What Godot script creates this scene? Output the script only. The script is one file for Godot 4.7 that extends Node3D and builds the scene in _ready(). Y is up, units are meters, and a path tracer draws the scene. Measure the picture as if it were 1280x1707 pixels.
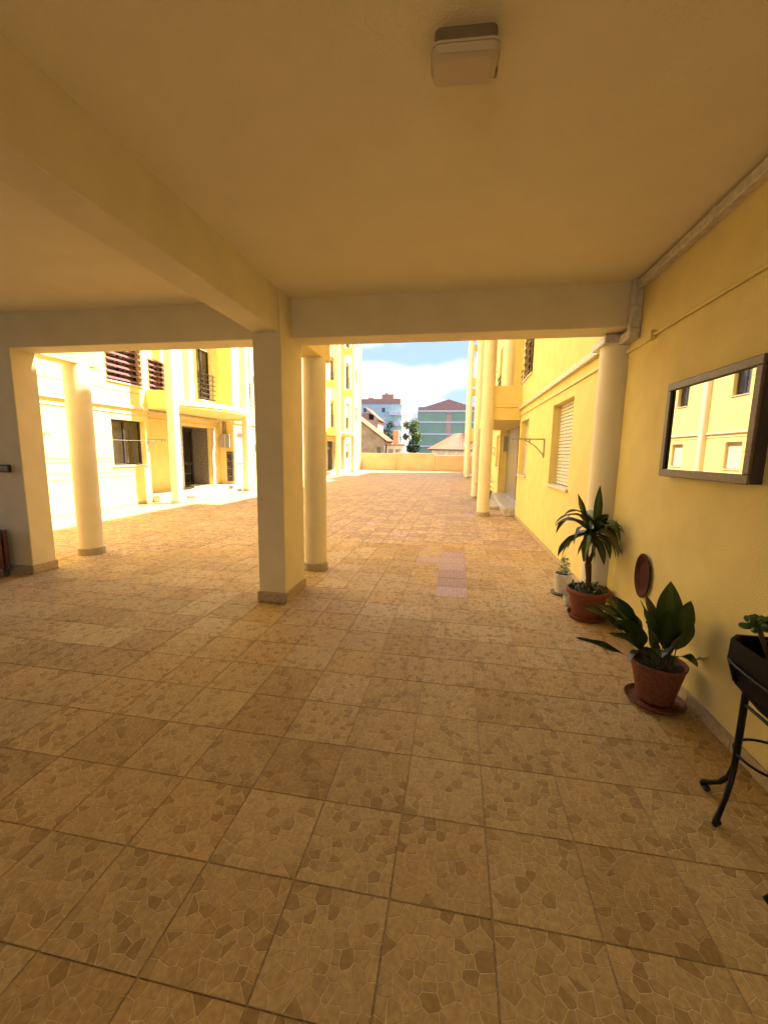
extends Node3D

# ---------------------------------------------------------------- mesh builder
class MB:
	var v := PackedVector3Array()
	var n := PackedVector3Array()
	var c := PackedColorArray()
	var col := Color(1, 1, 1)

	func tri(a: Vector3, b: Vector3, d: Vector3, na: Vector3, nb: Vector3, nd: Vector3) -> void:
		var g := (b - a).cross(d - a)
		if g.length_squared() < 1e-16:
			return
		if g.dot(na + nb + nd) > 0.0:
			v.append_array([a, d, b]); n.append_array([na, nd, nb])
		else:
			v.append_array([a, b, d]); n.append_array([na, nb, nd])
		c.append_array([col, col, col])

	func quad(a: Vector3, b: Vector3, d: Vector3, e: Vector3, toward: Vector3) -> void:
		var g := (b - a).cross(d - a)
		if g.length_squared() < 1e-16:
			g = (d - a).cross(e - a)
		g = g.normalized()
		if g.dot(toward) < 0.0:
			g = -g
		tri(a, b, d, g, g, g)
		tri(a, d, e, g, g, g)

	func box(lo: Vector3, hi: Vector3) -> void:
		var p := func(i: int) -> Vector3: return Vector3(hi.x if i & 1 else lo.x, hi.y if i & 2 else lo.y, hi.z if i & 4 else lo.z)
		quad(p.call(0), p.call(2), p.call(6), p.call(4), Vector3.LEFT)
		quad(p.call(1), p.call(3), p.call(7), p.call(5), Vector3.RIGHT)
		quad(p.call(0), p.call(1), p.call(5), p.call(4), Vector3.DOWN)
		quad(p.call(2), p.call(3), p.call(7), p.call(6), Vector3.UP)
		quad(p.call(0), p.call(1), p.call(3), p.call(2), Vector3.FORWARD)
		quad(p.call(4), p.call(5), p.call(7), p.call(6), Vector3.BACK)

	# box with chamfered edges
	func cbox(lo: Vector3, hi: Vector3, b: float) -> void:
		var m := (lo + hi) * 0.5
		var h := (hi - lo).abs() * 0.5
		b = min(b, min(h.x, min(h.y, h.z)) * 0.9)
		for ax in 3:
			var a1 := (ax + 1) % 3
			var a2 := (ax + 2) % 3
			for s in [-1.0, 1.0]:
				var q := []
				for k in [[-1, -1], [1, -1], [1, 1], [-1, 1]]:
					var p := Vector3.ZERO
					p[ax] = s * h[ax]; p[a1] = k[0] * (h[a1] - b); p[a2] = k[1] * (h[a2] - b)
					q.append(m + p)
				var nn := Vector3.ZERO
				nn[ax] = s
				quad(q[0], q[1], q[2], q[3], nn)
			for s1 in [-1.0, 1.0]:
				for s2 in [-1.0, 1.0]:
					var q := []
					for k in [[-1.0, 0], [1.0, 0], [1.0, 1], [-1.0, 1]]:
						var p := Vector3.ZERO
						p[ax] = k[0] * (h[ax] - b)
						p[a1] = s1 * (h[a1] - (b if k[1] == 1 else 0.0)); p[a2] = s2 * (h[a2] - (0.0 if k[1] == 1 else b))
						q.append(m + p)
					var nn := Vector3.ZERO
					nn[a1] = s1; nn[a2] = s2
					quad(q[0], q[1], q[2], q[3], nn)
		for sx in [-1.0, 1.0]:
			for sy in [-1.0, 1.0]:
				for sz in [-1.0, 1.0]:
					var s := Vector3(sx, sy, sz)
					var nn := s.normalized()
					tri(m + s * Vector3(h.x, h.y - b, h.z - b), m + s * Vector3(h.x - b, h.y, h.z - b), m + s * Vector3(h.x - b, h.y - b, h.z), nn, nn, nn)

	func tube(pts: Array, radii: Array, sides := 8, capped := true) -> void:
		var rings := []
		var nrm := []
		var up := Vector3(0.31, 0.87, 0.38).normalized()
		for i in pts.size():
			var t: Vector3 = (pts[min(i + 1, pts.size() - 1)] - pts[max(i - 1, 0)]).normalized()
			if absf(t.dot(up)) > 0.97:
				up = Vector3(0.9, 0.1, 0.42).normalized()
			var x := up.cross(t).normalized()
			var y := t.cross(x)
			up = y
			var ring := []
			var rn := []
			for k in sides:
				var a := TAU * k / sides
				var d := x * cos(a) + y * sin(a)
				ring.append(pts[i] + d * float(radii[min(i, radii.size() - 1)]))
				rn.append(d)
			rings.append(ring); nrm.append(rn)
		for i in pts.size() - 1:
			for k in sides:
				var l := (k + 1) % sides
				tri(rings[i][k], rings[i][l], rings[i + 1][l], nrm[i][k], nrm[i][l], nrm[i + 1][l])
				tri(rings[i][k], rings[i + 1][l], rings[i + 1][k], nrm[i][k], nrm[i + 1][l], nrm[i + 1][k])
		if capped:
			for e in [0, pts.size() - 1]:
				var t: Vector3 = (pts[1] - pts[0]) * -1.0 if e == 0 else pts[e] - pts[e - 1]
				t = t.normalized()
				for k in range(1, sides - 1):
					tri(rings[e][0], rings[e][k], rings[e][k + 1], t, t, t)

	func lathe(at: Vector3, prof: Array, sides := 24, a0 := 0.0, a1 := TAU) -> void:
		for i in prof.size() - 1:
			var p: Vector2 = prof[i]
			var q: Vector2 = prof[i + 1]
			var e := q - p
			var nn := Vector2(e.y, -e.x).normalized()
			for k in sides:
				var b0: float = lerp(a0, a1, float(k) / sides)
				var b1: float = lerp(a0, a1, float(k + 1) / sides)
				var d0 := Vector3(cos(b0), 0, sin(b0))
				var d1 := Vector3(cos(b1), 0, sin(b1))
				var u := Vector3.UP
				var n0 := d0 * nn.x + u * nn.y
				var n1 := d1 * nn.x + u * nn.y
				tri(at + d0 * p.x + u * p.y, at + d1 * p.x + u * p.y, at + d1 * q.x + u * q.y, n0, n1, n1)
				tri(at + d0 * p.x + u * p.y, at + d1 * q.x + u * q.y, at + d0 * q.x + u * q.y, n0, n1, n0)

	# polygon in x,z extruded along y, with an inset at the top or bottom
	func prism(poly: Array, y0: float, y1: float, inset0 := 0.0, inset1 := 0.0) -> void:
		var m := Vector2.ZERO
		for p in poly:
			m += p
		m /= poly.size()
		var lo := []
		var hi := []
		for p in poly:
			var r: float = (p - m).length()
			var a: Vector2 = m + (p - m) * (1.0 - inset0 / r)
			var b: Vector2 = m + (p - m) * (1.0 - inset1 / r)
			lo.append(Vector3(a.x, y0, a.y)); hi.append(Vector3(b.x, y1, b.y))
		var k := poly.size()
		for i in k:
			var j := (i + 1) % k
			var o: Vector3 = (lo[i] + lo[j]) * 0.5 - Vector3(m.x, y0, m.y)
			quad(lo[i], lo[j], hi[j], hi[i], o)
		for i in range(1, k - 1):
			tri(hi[0], hi[i], hi[i + 1], Vector3.UP, Vector3.UP, Vector3.UP)
			tri(lo[0], lo[i], lo[i + 1], Vector3.DOWN, Vector3.DOWN, Vector3.DOWN)

	func mesh() -> ArrayMesh:
		var a := []
		a.resize(Mesh.ARRAY_MAX)
		a[Mesh.ARRAY_VERTEX] = v
		a[Mesh.ARRAY_NORMAL] = n
		a[Mesh.ARRAY_COLOR] = c
		var m := ArrayMesh.new()
		m.add_surface_from_arrays(Mesh.PRIMITIVE_TRIANGLES, a)
		return m

# ---------------------------------------------------------------- names, things, parts
var M := {}
var taken := {}
var rng := RandomNumberGenerator.new()
var cam: Camera3D

func numbered(called: String) -> String:
	taken[called] = int(taken.get(called, -1)) + 1
	return called if taken[called] == 0 else "%s_%03d" % [called, taken[called]]

func tag(o: Node, label: String, category: String, group := "") -> void:
	o.set_meta("label", label)
	o.set_meta("category", category)
	if group != "":
		o.set_meta("group", group)

func thing(called: String, label: String, category: String, at := Vector3.ZERO, turn := 0.0, group := "") -> Node3D:
	var o := Node3D.new()
	o.name = numbered(called)
	add_child(o)
	o.position = at
	o.rotation.y = turn
	tag(o, label, category, group)
	return o

func structure(called: String) -> Node3D:
	var o := Node3D.new()
	o.name = numbered(called)
	add_child(o)
	o.set_meta("kind", "structure")
	return o

func part(parent: Node, called: String, mb: MB, mat: Material) -> MeshInstance3D:
	return piece(parent, called, mb.mesh(), mat)

func piece(parent: Node, called: String, mesh: Mesh, mat: Material) -> MeshInstance3D:
	var o := MeshInstance3D.new()
	o.name = called
	o.mesh = mesh
	o.material_override = mat
	parent.add_child(o, true)
	return o

# ---------------------------------------------------------------- materials
func srgb(r: float, g: float, b: float) -> Color:
	return Color(r, g, b).linear_to_srgb()

func noise_tex(seed_: int, freq: float, lo: float, hi: float, octaves := 4, size := 512, kind := FastNoiseLite.TYPE_SIMPLEX_SMOOTH) -> NoiseTexture2D:
	var f := FastNoiseLite.new()
	f.seed = seed_
	f.noise_type = kind
	f.frequency = freq
	f.fractal_octaves = octaves
	var t := NoiseTexture2D.new()
	t.width = size
	t.height = size
	t.seamless = true
	t.noise = f
	var g := Gradient.new()
	g.set_color(0, Color(lo, lo, lo))
	g.set_color(1, Color(hi, hi, hi))
	t.color_ramp = g
	return t

func mat(albedo: Color, rough := 0.8, tex: Texture2D = null, scale := 1.0, bump: Texture2D = null, bump_cm := 0.1, world := true, metal := 0.0) -> StandardMaterial3D:
	var m := StandardMaterial3D.new()
	m.albedo_color = albedo
	m.roughness = rough
	m.metallic = metal
	if tex or bump:
		m.uv1_triplanar = true
		m.uv1_world_triplanar = world
		m.uv1_scale = Vector3.ONE * scale
	if tex:
		m.albedo_texture = tex
	if bump:
		m.heightmap_enabled = true
		m.heightmap_texture = bump
		m.heightmap_scale = bump_cm
	return m

func make_materials() -> void:
	var blotch := noise_tex(11, 0.006, 0.945, 1.0, 5)
	var grain := noise_tex(12, 0.11, 0.0, 1.0, 3, 1024)
	var grit := noise_tex(13, 0.05, 0.68, 1.0, 5)
	var fine := noise_tex(14, 0.02, 0.8, 1.0, 5)
	M.yellow = mat(srgb(0.84, 0.67, 0.25), 0.85, blotch, 0.75, grain, 0.22)
	M.cream = mat(srgb(0.87, 0.76, 0.47), 0.85, blotch, 0.7, grain, 0.12)
	M.ceiling = mat(srgb(0.90, 0.80, 0.53), 0.9, noise_tex(24, 0.006, 0.975, 1.0, 4), 0.6, grain, 0.2)
	M.column = mat(srgb(0.86, 0.77, 0.55), 0.8, blotch, 0.8, grain, 0.12)
	M.skirting = mat(srgb(0.58, 0.44, 0.25), 0.5, fine, 2.0)
	M.base_tile = mat(srgb(0.62, 0.52, 0.36), 0.45, grit, 3.0)
	M.white = mat(srgb(0.80, 0.76, 0.68), 0.5, fine, 1.5)
	M.trunking = mat(srgb(0.80, 0.72, 0.56), 0.45, fine, 1.5)
	M.marble = mat(srgb(0.66, 0.62, 0.58), 0.3, noise_tex(15, 0.012, 0.72, 1.0, 6), 1.2)
	M.grey_stone = mat(srgb(0.40, 0.36, 0.31), 0.35, noise_tex(16, 0.02, 0.5, 1.0, 6), 1.6)
	M.dark_metal = mat(srgb(0.008, 0.007, 0.007), 0.4)
	M.dark_frame = mat(srgb(0.045, 0.035, 0.032), 0.45)
	M.maroon = mat(srgb(0.16, 0.055, 0.06), 0.4)
	M.steel = mat(srgb(0.45, 0.42, 0.37), 0.45, fine, 3.0, null, 0.1, true, 0.6)
	M.grey_box = mat(srgb(0.46, 0.44, 0.40), 0.55, grit, 3.0)
	M.curtain = mat(srgb(0.62, 0.56, 0.47), 0.9, fine, 2.0)
	M.tan = mat(srgb(0.42, 0.30, 0.16), 0.6, fine, 4.0)
	M.wood_red = mat(srgb(0.12, 0.028, 0.018), 0.4, noise_tex(17, 0.02, 0.6, 1.0, 4), 2.0)
	M.terracotta = mat(srgb(0.28, 0.066, 0.021), 0.6, noise_tex(25, 0.02, 0.68, 1.0, 6), 3.0)
	M.clay = mat(srgb(0.29, 0.082, 0.026), 0.75, noise_tex(18, 0.02, 0.5, 1.0, 6), 3.0)
	M.plate = mat(srgb(0.10, 0.017, 0.011), 0.6, noise_tex(19, 0.02, 0.6, 1.0, 5), 6.0)
	M.soil = mat(srgb(0.035, 0.022, 0.014), 0.95, grit, 6.0, grain, 1.0)
	M.bark = mat(srgb(0.16, 0.085, 0.045), 0.9, grit, 8.0, grain, 0.5)
	M.plastic_black = mat(srgb(0.007, 0.006, 0.006), 0.6, fine, 4.0)
	M.plastic_black.metallic_specular = 0.25
	M.dark_metal.metallic_specular = 0.3
	M.plate.metallic_specular = 0.3
	M.diffuser = mat(srgb(0.60, 0.50, 0.33), 0.35)
	M.lamp_base = mat(srgb(0.22, 0.16, 0.09), 0.6)
	M.mirror_frame = mat(srgb(0.17, 0.125, 0.085), 0.45, fine, 3.0)
	M.mirror = mat(srgb(0.42, 0.41, 0.37), 0.02, null, 1.0, null, 0.1, true, 1.0)
	var gl := StandardMaterial3D.new()
	gl.albedo_color = Color(0.16, 0.16, 0.15, 0.3)
	gl.transparency = BaseMaterial3D.TRANSPARENCY_ALPHA
	gl.roughness = 0.03
	M.glass = gl
	for spec in [["leaf", 0.9, 0.42], ["crown", 1.0, 0.6]]:
		var lf := StandardMaterial3D.new()
		lf.vertex_color_use_as_albedo = true
		lf.roughness = spec[2]
		lf.backlight_enabled = true
		lf.backlight = srgb(0.05, 0.09, 0.01)
		lf.uv1_triplanar = true
		lf.uv1_scale = Vector3.ONE * 4.0
		lf.albedo_texture = fine
		M[spec[0]] = lf
	# floor
	var worn := noise_tex(23, 0.03, 0.80, 1.0, 6, 1024)
	M.grout = mat(srgb(0.62, 0.46, 0.25), 0.95, grit, 2.0)
	M.tiles = []
	for k in 6:
		var t := StandardMaterial3D.new()
		t.vertex_color_use_as_albedo = true
		t.roughness = 0.7 + 0.03 * k
		var f: float = [1.0, 0.97, 0.985, 0.95, 0.99, 0.93][k]
		t.albedo_color = Color(min(f, 1.0), min(f, 1.0) * [1.0, 0.985, 1.0, 0.99, 0.975, 0.98][k], min(f, 1.0) * [1.0, 0.97, 1.0, 0.99, 0.95, 0.96][k])
		t.metallic_specular = 0.3
		t.uv1_triplanar = true
		t.uv1_world_triplanar = true
		t.uv1_scale = Vector3.ONE * 1.3
		t.albedo_texture = worn
		t.heightmap_enabled = true
		t.heightmap_texture = grain
		t.heightmap_scale = 0.05
		M.tiles.append(t)
	var far := StandardMaterial3D.new()
	far.vertex_color_use_as_albedo = true
	far.roughness = 0.75
	far.metallic_specular = 0.3
	far.uv1_triplanar = true
	far.uv1_world_triplanar = true
	far.uv1_scale = Vector3.ONE * 0.7
	far.albedo_texture = crackle()
	M.far_tile = far
	# beyond the courtyard
	M.asphalt = mat(srgb(0.10, 0.095, 0.09), 0.95, grit, 0.2)
	M.paving = mat(srgb(0.50, 0.44, 0.36), 0.9, grit, 0.5)
	M.roof = mat(srgb(0.48, 0.125, 0.055), 0.8, grit, 1.2)
	M.teal = mat(srgb(0.46, 0.62, 0.52), 0.85, fine, 0.2)
	M.green = mat(srgb(0.24, 0.36, 0.21), 0.9, blotch, 0.1)
	M.brown = mat(srgb(0.44, 0.25, 0.16), 0.9, fine, 0.2)
	M.peach = mat(srgb(0.66, 0.38, 0.22), 0.9, fine, 0.3)
	M.plaster_grey = mat(srgb(0.36, 0.31, 0.26), 0.95, noise_tex(21, 0.01, 0.8, 1.0, 6), 0.2)
	M.wall_tan = mat(srgb(0.68, 0.48, 0.26), 0.9, noise_tex(22, 0.008, 0.9, 1.0, 6), 0.15)
	M.pale = mat(srgb(0.74, 0.70, 0.64), 0.85, fine, 0.2)
	M.dark_glass = mat(srgb(0.06, 0.065, 0.07), 0.12)

# broken stone print of the tiles that are too far off to tell the stones apart
func crackle() -> ImageTexture:
	var d := FastNoiseLite.new()
	d.seed = 5
	d.noise_type = FastNoiseLite.TYPE_CELLULAR
	d.cellular_return_type = FastNoiseLite.RETURN_DISTANCE2_SUB
	d.fractal_type = FastNoiseLite.FRACTAL_NONE
	d.frequency = 0.052
	var cv := d.duplicate() as FastNoiseLite
	cv.cellular_return_type = FastNoiseLite.RETURN_CELL_VALUE
	var im := Image.create(512, 512, true, Image.FORMAT_RGB8)
	for y in 512:
		for x in 512:
			var e := d.get_noise_2d(x, y) + 1.0
			var k := cv.get_noise_2d(x, y)
			var w := smoothstep(0.04, 0.14, e)
			var tone := 0.82 + 0.13 * k
			var a := Color(1.0, 0.985, 0.95).lerp(Color(tone, tone * 0.985, tone * 0.95), w)
			im.set_pixel(x, y, a)
	im.generate_mipmaps()
	return ImageTexture.create_from_image(im)

# ---------------------------------------------------------------- sky
func make_sky() -> Sky:
	var W := 1024
	var H := 512
	var im := Image.create(W, H, false, Image.FORMAT_RGBF)
	var f := FastNoiseLite.new()
	f.seed = 20
	f.frequency = 0.55
	f.fractal_octaves = 6
	f.fractal_gain = 0.55
	var f2 := FastNoiseLite.new()
	f2.seed = 25
	f2.frequency = 0.2
	f2.fractal_octaves = 3
	for j in H:
		var lat := (0.5 - (j + 0.5) / H) * PI
		for i in W:
			var lon := ((i + 0.5) / W) * TAU
			var d := Vector3(sin(lon) * cos(lat), sin(lat), -cos(lon) * cos(lat))
			var col: Vector3
			if d.y < 0.0:
				col = Vector3(0.20, 0.18, 0.15)
			else:
				var t := pow(1.0 - d.y, 5.0)
				col = Vector3(0.038, 0.055, 0.140).lerp(Vector3(0.056, 0.073, 0.135), t)
				var q := Vector2(d.x, d.z) / (d.y + 0.22)
				var cl := f.get_noise_3d(q.x * 1.6, q.y * 2.6, 3.0) * 0.8 + f2.get_noise_3d(q.x, q.y, 7.0) * 0.6
				var a := smoothstep(-0.05, 0.45, cl) * 0.9
				col = col.lerp(Vector3(0.30, 0.31, 0.33), a)
			im.set_pixel(i, j, Color(col.x, col.y, col.z))
	var pm := PanoramaSkyMaterial.new()
	pm.panorama = ImageTexture.create_from_image(im)
	var s := Sky.new()
	s.sky_material = pm
	return s

# ---------------------------------------------------------------- floor
const PITCH := 0.339
const TX := 0.176
const TZ := -0.836

func clip_poly(poly: PackedVector2Array, p: Vector2, nrm: Vector2) -> PackedVector2Array:
	var out := PackedVector2Array()
	for i in poly.size():
		var a := poly[i]
		var b := poly[(i + 1) % poly.size()]
		var da := (a - p).dot(nrm)
		var db := (b - p).dot(nrm)
		if da <= 0.0:
			out.append(a)
		if (da < 0.0 and db > 0.0) or (da > 0.0 and db < 0.0):
			out.append(a.lerp(b, da / (da - db)))
	return out

func mosaic_tile(seed_: int, pink := false) -> ArrayMesh:
	var r := RandomNumberGenerator.new()
	r.seed = seed_
	var mb := MB.new()
	var h := (PITCH - 0.0064) * 0.5
	var grout := Color(0.90, 0.70, 0.40)
	if pink:
		grout = Color(0.70, 0.55, 0.47)
	mb.col = grout
	var bed := -0.0011
	mb.quad(Vector3(-h, bed, -h), Vector3(h, bed, -h), Vector3(h, bed, h), Vector3(-h, bed, h), Vector3.UP)
	for k in 4:
		var a := Vector2(h, h).rotated(k * PI / 2)
		var b := Vector2(h, h).rotated((k + 1) * PI / 2)
		mb.quad(Vector3(a.x, bed, a.y), Vector3(b.x, bed, b.y), Vector3(b.x, -0.012, b.y), Vector3(a.x, -0.012, a.y), Vector3(a.x + b.x, 0, a.y + b.y))
	var cells := []
	if pink:   # ribbed square grid
		for i in 8:
			for j in 4:
				var x0 := -h + 2 * h * i / 8.0 + 0.002
				var x1 := -h + 2 * h * (i + 1) / 8.0 - 0.002
				var z0 := -h + 2 * h * j / 4.0 + 0.002
				var z1 := -h + 2 * h * (j + 1) / 4.0 - 0.002
				cells.append(PackedVector2Array([Vector2(x0, z0), Vector2(x1, z0), Vector2(x1, z1), Vector2(x0, z1)]))
	else:
		var seeds := []
		var kx := 8
		var kz := 9
		for i in kx:
			for j in kz:
				if r.randf() < 0.12:
					continue
				seeds.append(Vector2(-h + 2 * h * (i + 0.5 + r.randf_range(-0.45, 0.45)) / kx, -h + 2 * h * (j + 0.5 + r.randf_range(-0.45, 0.45)) / kz))
		for s: Vector2 in seeds:
			var poly := PackedVector2Array([Vector2(-h, -h), Vector2(h, -h), Vector2(h, h), Vector2(-h, h)])
			for t: Vector2 in seeds:
				if t != s and s.distance_to(t) < 0.2:
					var d: Vector2 = (t - s).normalized()
					poly = clip_poly(poly, (s + t) * 0.5 - d * 0.0016, d)
			if poly.size() > 2:
				cells.append(poly)
	for poly: PackedVector2Array in cells:
		var m := Vector2.ZERO
		for p in poly:
			m += p
		m /= poly.size()
		var t := r.randf()
		var f := 1.0 + r.randf_range(-0.07, 0.07)
		var base := Color(0.68, 0.475, 0.20)
		if t < 0.18:
			base = Color(0.50, 0.335, 0.125)
		elif t < 0.4:
			base = Color(0.61, 0.42, 0.165)
		if pink:
			base = Color(0.60, 0.42, 0.34)
		mb.col = Color(base.r * f, base.g * f, base.b * f)
		var top := PackedVector3Array()
		var low := PackedVector3Array()
		var yt := r.randf_range(-0.0003, 0.0)
		for p in poly:
			var rad: float = max((p - m).length(), 0.004)
			var q: Vector2 = m + (p - m) * (1.0 - 0.0012 / rad)
			top.append(Vector3(q.x, yt, q.y))
			low.append(Vector3(p.x, bed + 0.0002, p.y))
		for i in range(1, poly.size() - 1):
			mb.tri(top[0], top[i], top[i + 1], Vector3.UP, Vector3.UP, Vector3.UP)
		for i in poly.size():
			var j := (i + 1) % poly.size()
			var o := (top[i] + top[j]) * 0.5 - Vector3(m.x, 0, m.y)
			mb.quad(top[i], top[j], low[j], low[i], o + Vector3.UP * 0.02)
	return mb.mesh()

func is_pink(i: int, j: int) -> bool:
	# columns counted from the joint at TX, rows from the joint at TZ
	return (i == -1 and j >= 10 and j <= 15) or (i == -2 and j == 14) or (i == 0 and j >= 27 and j <= 28) or (i == -4 and j == 19) or (i == -6 and j == 22)

func make_floor() -> void:
	var floor_ := structure("floor")
	var bed := MB.new()
	bed.quad(Vector3(-9.4, -0.0052, 6.3), Vector3(2.4, -0.0052, 6.3), Vector3(2.4, -0.0052, -36.4), Vector3(-9.4, -0.0052, -36.4), Vector3.UP)
	part(floor_, "grout_bed", bed, M.grout)
	var kinds := []
	for k in 10:
		kinds.append(mosaic_tile(100 + k))
	var pink := mosaic_tile(77, true)
	var spots := []
	var inv := cam.transform.affine_inverse()
	var tanv := tan(deg_to_rad(cam.fov) * 0.5)
	for i in range(-28, 5):
		for j in range(-21, 105):
			var p := Vector3(TX + (i + 0.5) * PITCH, 0, TZ - (j + 0.5) * PITCH)
			if p.x < -9.3 or p.x > 2.3:
				continue
			if (p.x < -8.6 or p.x > 1.6) and not ((p.z < -10.2 and p.z > -14.9) or (p.z < -26.1 and p.z > -30.8)):
				continue
			var q := inv * p
			var seen := false
			if q.z < -0.15:
				seen = absf(q.x / -q.z) < tanv * 0.749 + 0.3 and absf(q.y / -q.z) < tanv + 0.6
			spots.append({"p": p, "i": i, "j": j, "d": q.length() if seen else 1000.0 + q.length()})
	spots.sort_custom(func(a, b): return a.d < b.d)
	var field := MB.new()
	var r := RandomNumberGenerator.new()
	r.seed = 3
	for k in spots.size():
		var s = spots[k]
		var p: Vector3 = s.p
		p.y = r.randf_range(-0.0008, 0.0008)
		var ispink: bool = is_pink(s.i, s.j)
		if k < 300:
			var o := piece(floor_, "tile", pink if ispink else kinds[r.randi() % kinds.size()], M.tiles[r.randi() % M.tiles.size()])
			o.position = p
			o.rotation = Vector3(r.randf_range(-0.003, 0.003), (r.randi() % 4) * PI / 2 if not ispink else 0.0, r.randf_range(-0.003, 0.003))
		else:
			var h := (PITCH - 0.0095) * 0.5
			var f := r.randf_range(0.86, 1.06)
			var base := Color(0.64, 0.455, 0.245)
			if r.randf() < 0.2 and p.z < -5.0:
				base = Color(0.60, 0.41, 0.25)
			if ispink:
				base = Color(0.68, 0.47, 0.39)
			field.col = Color(base.r * f, base.g * f, base.b * f)
			var dy := Vector3(r.randf_range(-0.002, 0.002), 0, r.randf_range(-0.002, 0.002))
			var cs := []
			for e in [[-1, -1], [1, -1], [1, 1], [-1, 1]]:
				cs.append(p + Vector3(e[0] * h, dy.x * e[0] * h + dy.z * e[1] * h, e[1] * h))
			field.quad(cs[0], cs[1], cs[2], cs[3], Vector3.UP)
			for e in 4:
				var a: Vector3 = cs[e]
				var b: Vector3 = cs[(e + 1) % 4]
				field.quad(a, b, b + Vector3.DOWN * 0.01, a + Vector3.DOWN * 0.01, (a + b) * 0.5 - p)
	var fo := part(floor_, "tile_field", field, M.far_tile)
	fo.set_meta("kind", "stuff")

# ---------------------------------------------------------------- passage
func make_passage() -> void:
	var ceil_ := structure("ceiling")
	var mb := MB.new()
	mb.box(Vector3(-8.9, 2.95, -4.20), Vector3(1.9, 3.2, REAR_Z + 0.3))
	part(ceil_, "slab", mb, M.ceiling)
	# balcony slab over the outer columns, and the storeys over the passage
	var up := thing("passage_building", "yellow storeys over the covered passage with short beams out to the round columns", "building", Vector3(-3.5, 2.95, -4.2))
	mb = MB.new()
	mb.box(Vector3(-5.4, 0.25, 0.05), Vector3(4.96, 9.2, REAR_Z + 4.4))
	part(up, "wall", mb, M.yellow)
	for x in [-1.75, -5.14]:
		mb = MB.new()
		mb.cbox(Vector3(x - 0.13 + 3.5, -0.33, -1.0), Vector3(x + 0.13 + 3.5, 0.019, -0.035), 0.006)
		part(up, "balcony_beam", mb, M.yellow)
	# beams
	var b := thing("ceiling_beam", "long cream beam running overhead towards the central square pillar", "beam", Vector3(-1.765, 2.58, 1.2), 0, "passage beams")
	mb = MB.new()
	mb.cbox(Vector3(-0.125, 0, -4.9), Vector3(0.125, 0.4, REAR_Z - 1.21), 0.006)
	part(b, "body", mb, M.cream)
	b = thing("ceiling_beam", "cream cross beam over the right-hand opening ending at the wall column", "beam", Vector3(-0.09, 2.59, -4.085), 0, "passage beams")
	mb = MB.new()
	mb.cbox(Vector3(-1.54, 0, -0.145), Vector3(1.56, 0.4, 0.145), 0.006)
	part(b, "body", mb, M.cream)
	b = thing("ceiling_beam", "cream cross beam over the left-hand opening", "beam", Vector3(-3.4, 2.59, -4.085), 0, "passage beams")
	mb = MB.new()
	mb.cbox(Vector3(-1.53, 0, -0.145), Vector3(1.51, 0.4, 0.145), 0.006)
	part(b, "body", mb, M.cream)
	# square pillar
	var p := thing("square_pillar", "square cream pillar with stone skirting standing in the middle of the passage mouth", "pillar", Vector3(-1.76, 0, -3.95))
	mb = MB.new()
	mb.cbox(Vector3(-0.14, 0, -0.262), Vector3(0.14, 2.99, 0.262), 0.007)
	part(p, "shaft", mb, M.cream)
	for s in [[Vector3(-0.154, 0.001, 0.263), Vector3(0.154, 0.105, 0.276)], [Vector3(0.141, 0.001, -0.262), Vector3(0.154, 0.105, 0.262)], [Vector3(-0.154, 0.001, -0.262), Vector3(-0.141, 0.105, 0.262)], [Vector3(-0.154, 0.001, -0.276), Vector3(0.154, 0.105, -0.263)]]:
		mb = MB.new()
		mb.cbox(s[0], s[1], 0.003)
		part(p, "skirting", mb, M.skirting)
	# wall end left of the opening
	var w := thing("end_wall", "cream wall stub with stone skirting at the left edge of the passage", "wall", Vector3(-6.8, 0, -4.085))
	mb = MB.new()
	mb.cbox(Vector3(-1.9, 0, -0.145), Vector3(1.88, 2.99, 0.145), 0.007)
	part(w, "wall_panel", mb, M.cream)
	mb = MB.new()
	mb.cbox(Vector3(-1.7, 0.001, 0.146), Vector3(1.893, 0.105, 0.159), 0.003)
	part(w, "skirting", mb, M.skirting)
	mb = MB.new()
	mb.cbox(Vector3(1.881, 0.001, -0.158), Vector3(1.893, 0.105, 0.145), 0.003)
	part(w, "skirting", mb, M.skirting)
	# round columns
	round_column(Vector3(-1.745, 0, -4.94), 0.142, 2.62, "round cream column with stained tile base just behind the square pillar")
	round_column(Vector3(-5.14, 0, -4.96), 0.152, 2.62, "round cream column with tile base beside the left wall stub")
	round_column(Vector3(1.475, 0, -4.26), 0.19, 2.5, "round cream column half set into the yellow wall behind the potted plants", false)
	# rear of the passage, behind the viewer: two piers and a lintel, the middle open to the street
	var rear := structure("rear_wall")
	mb = MB.new()
	mb.box(Vector3(-8.5, 0, REAR_Z), Vector3(REAR_X0, 2.95, REAR_Z + 0.25))
	mb.box(Vector3(REAR_X1, 0, REAR_Z), Vector3(1.46, 2.95, REAR_Z + 0.25))
	mb.box(Vector3(REAR_X0, 2.6, REAR_Z), Vector3(REAR_X1, 2.95, REAR_Z + 0.25))
	mb.box(Vector3(-8.75, 0, -1.6), Vector3(-8.5, 2.95, REAR_Z + 0.25))
	part(rear, "wall_panel", mb, M.cream)

const REAR_Z := 2.6
const REAR_X0 := -2.0
const REAR_X1 := 0.4

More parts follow.
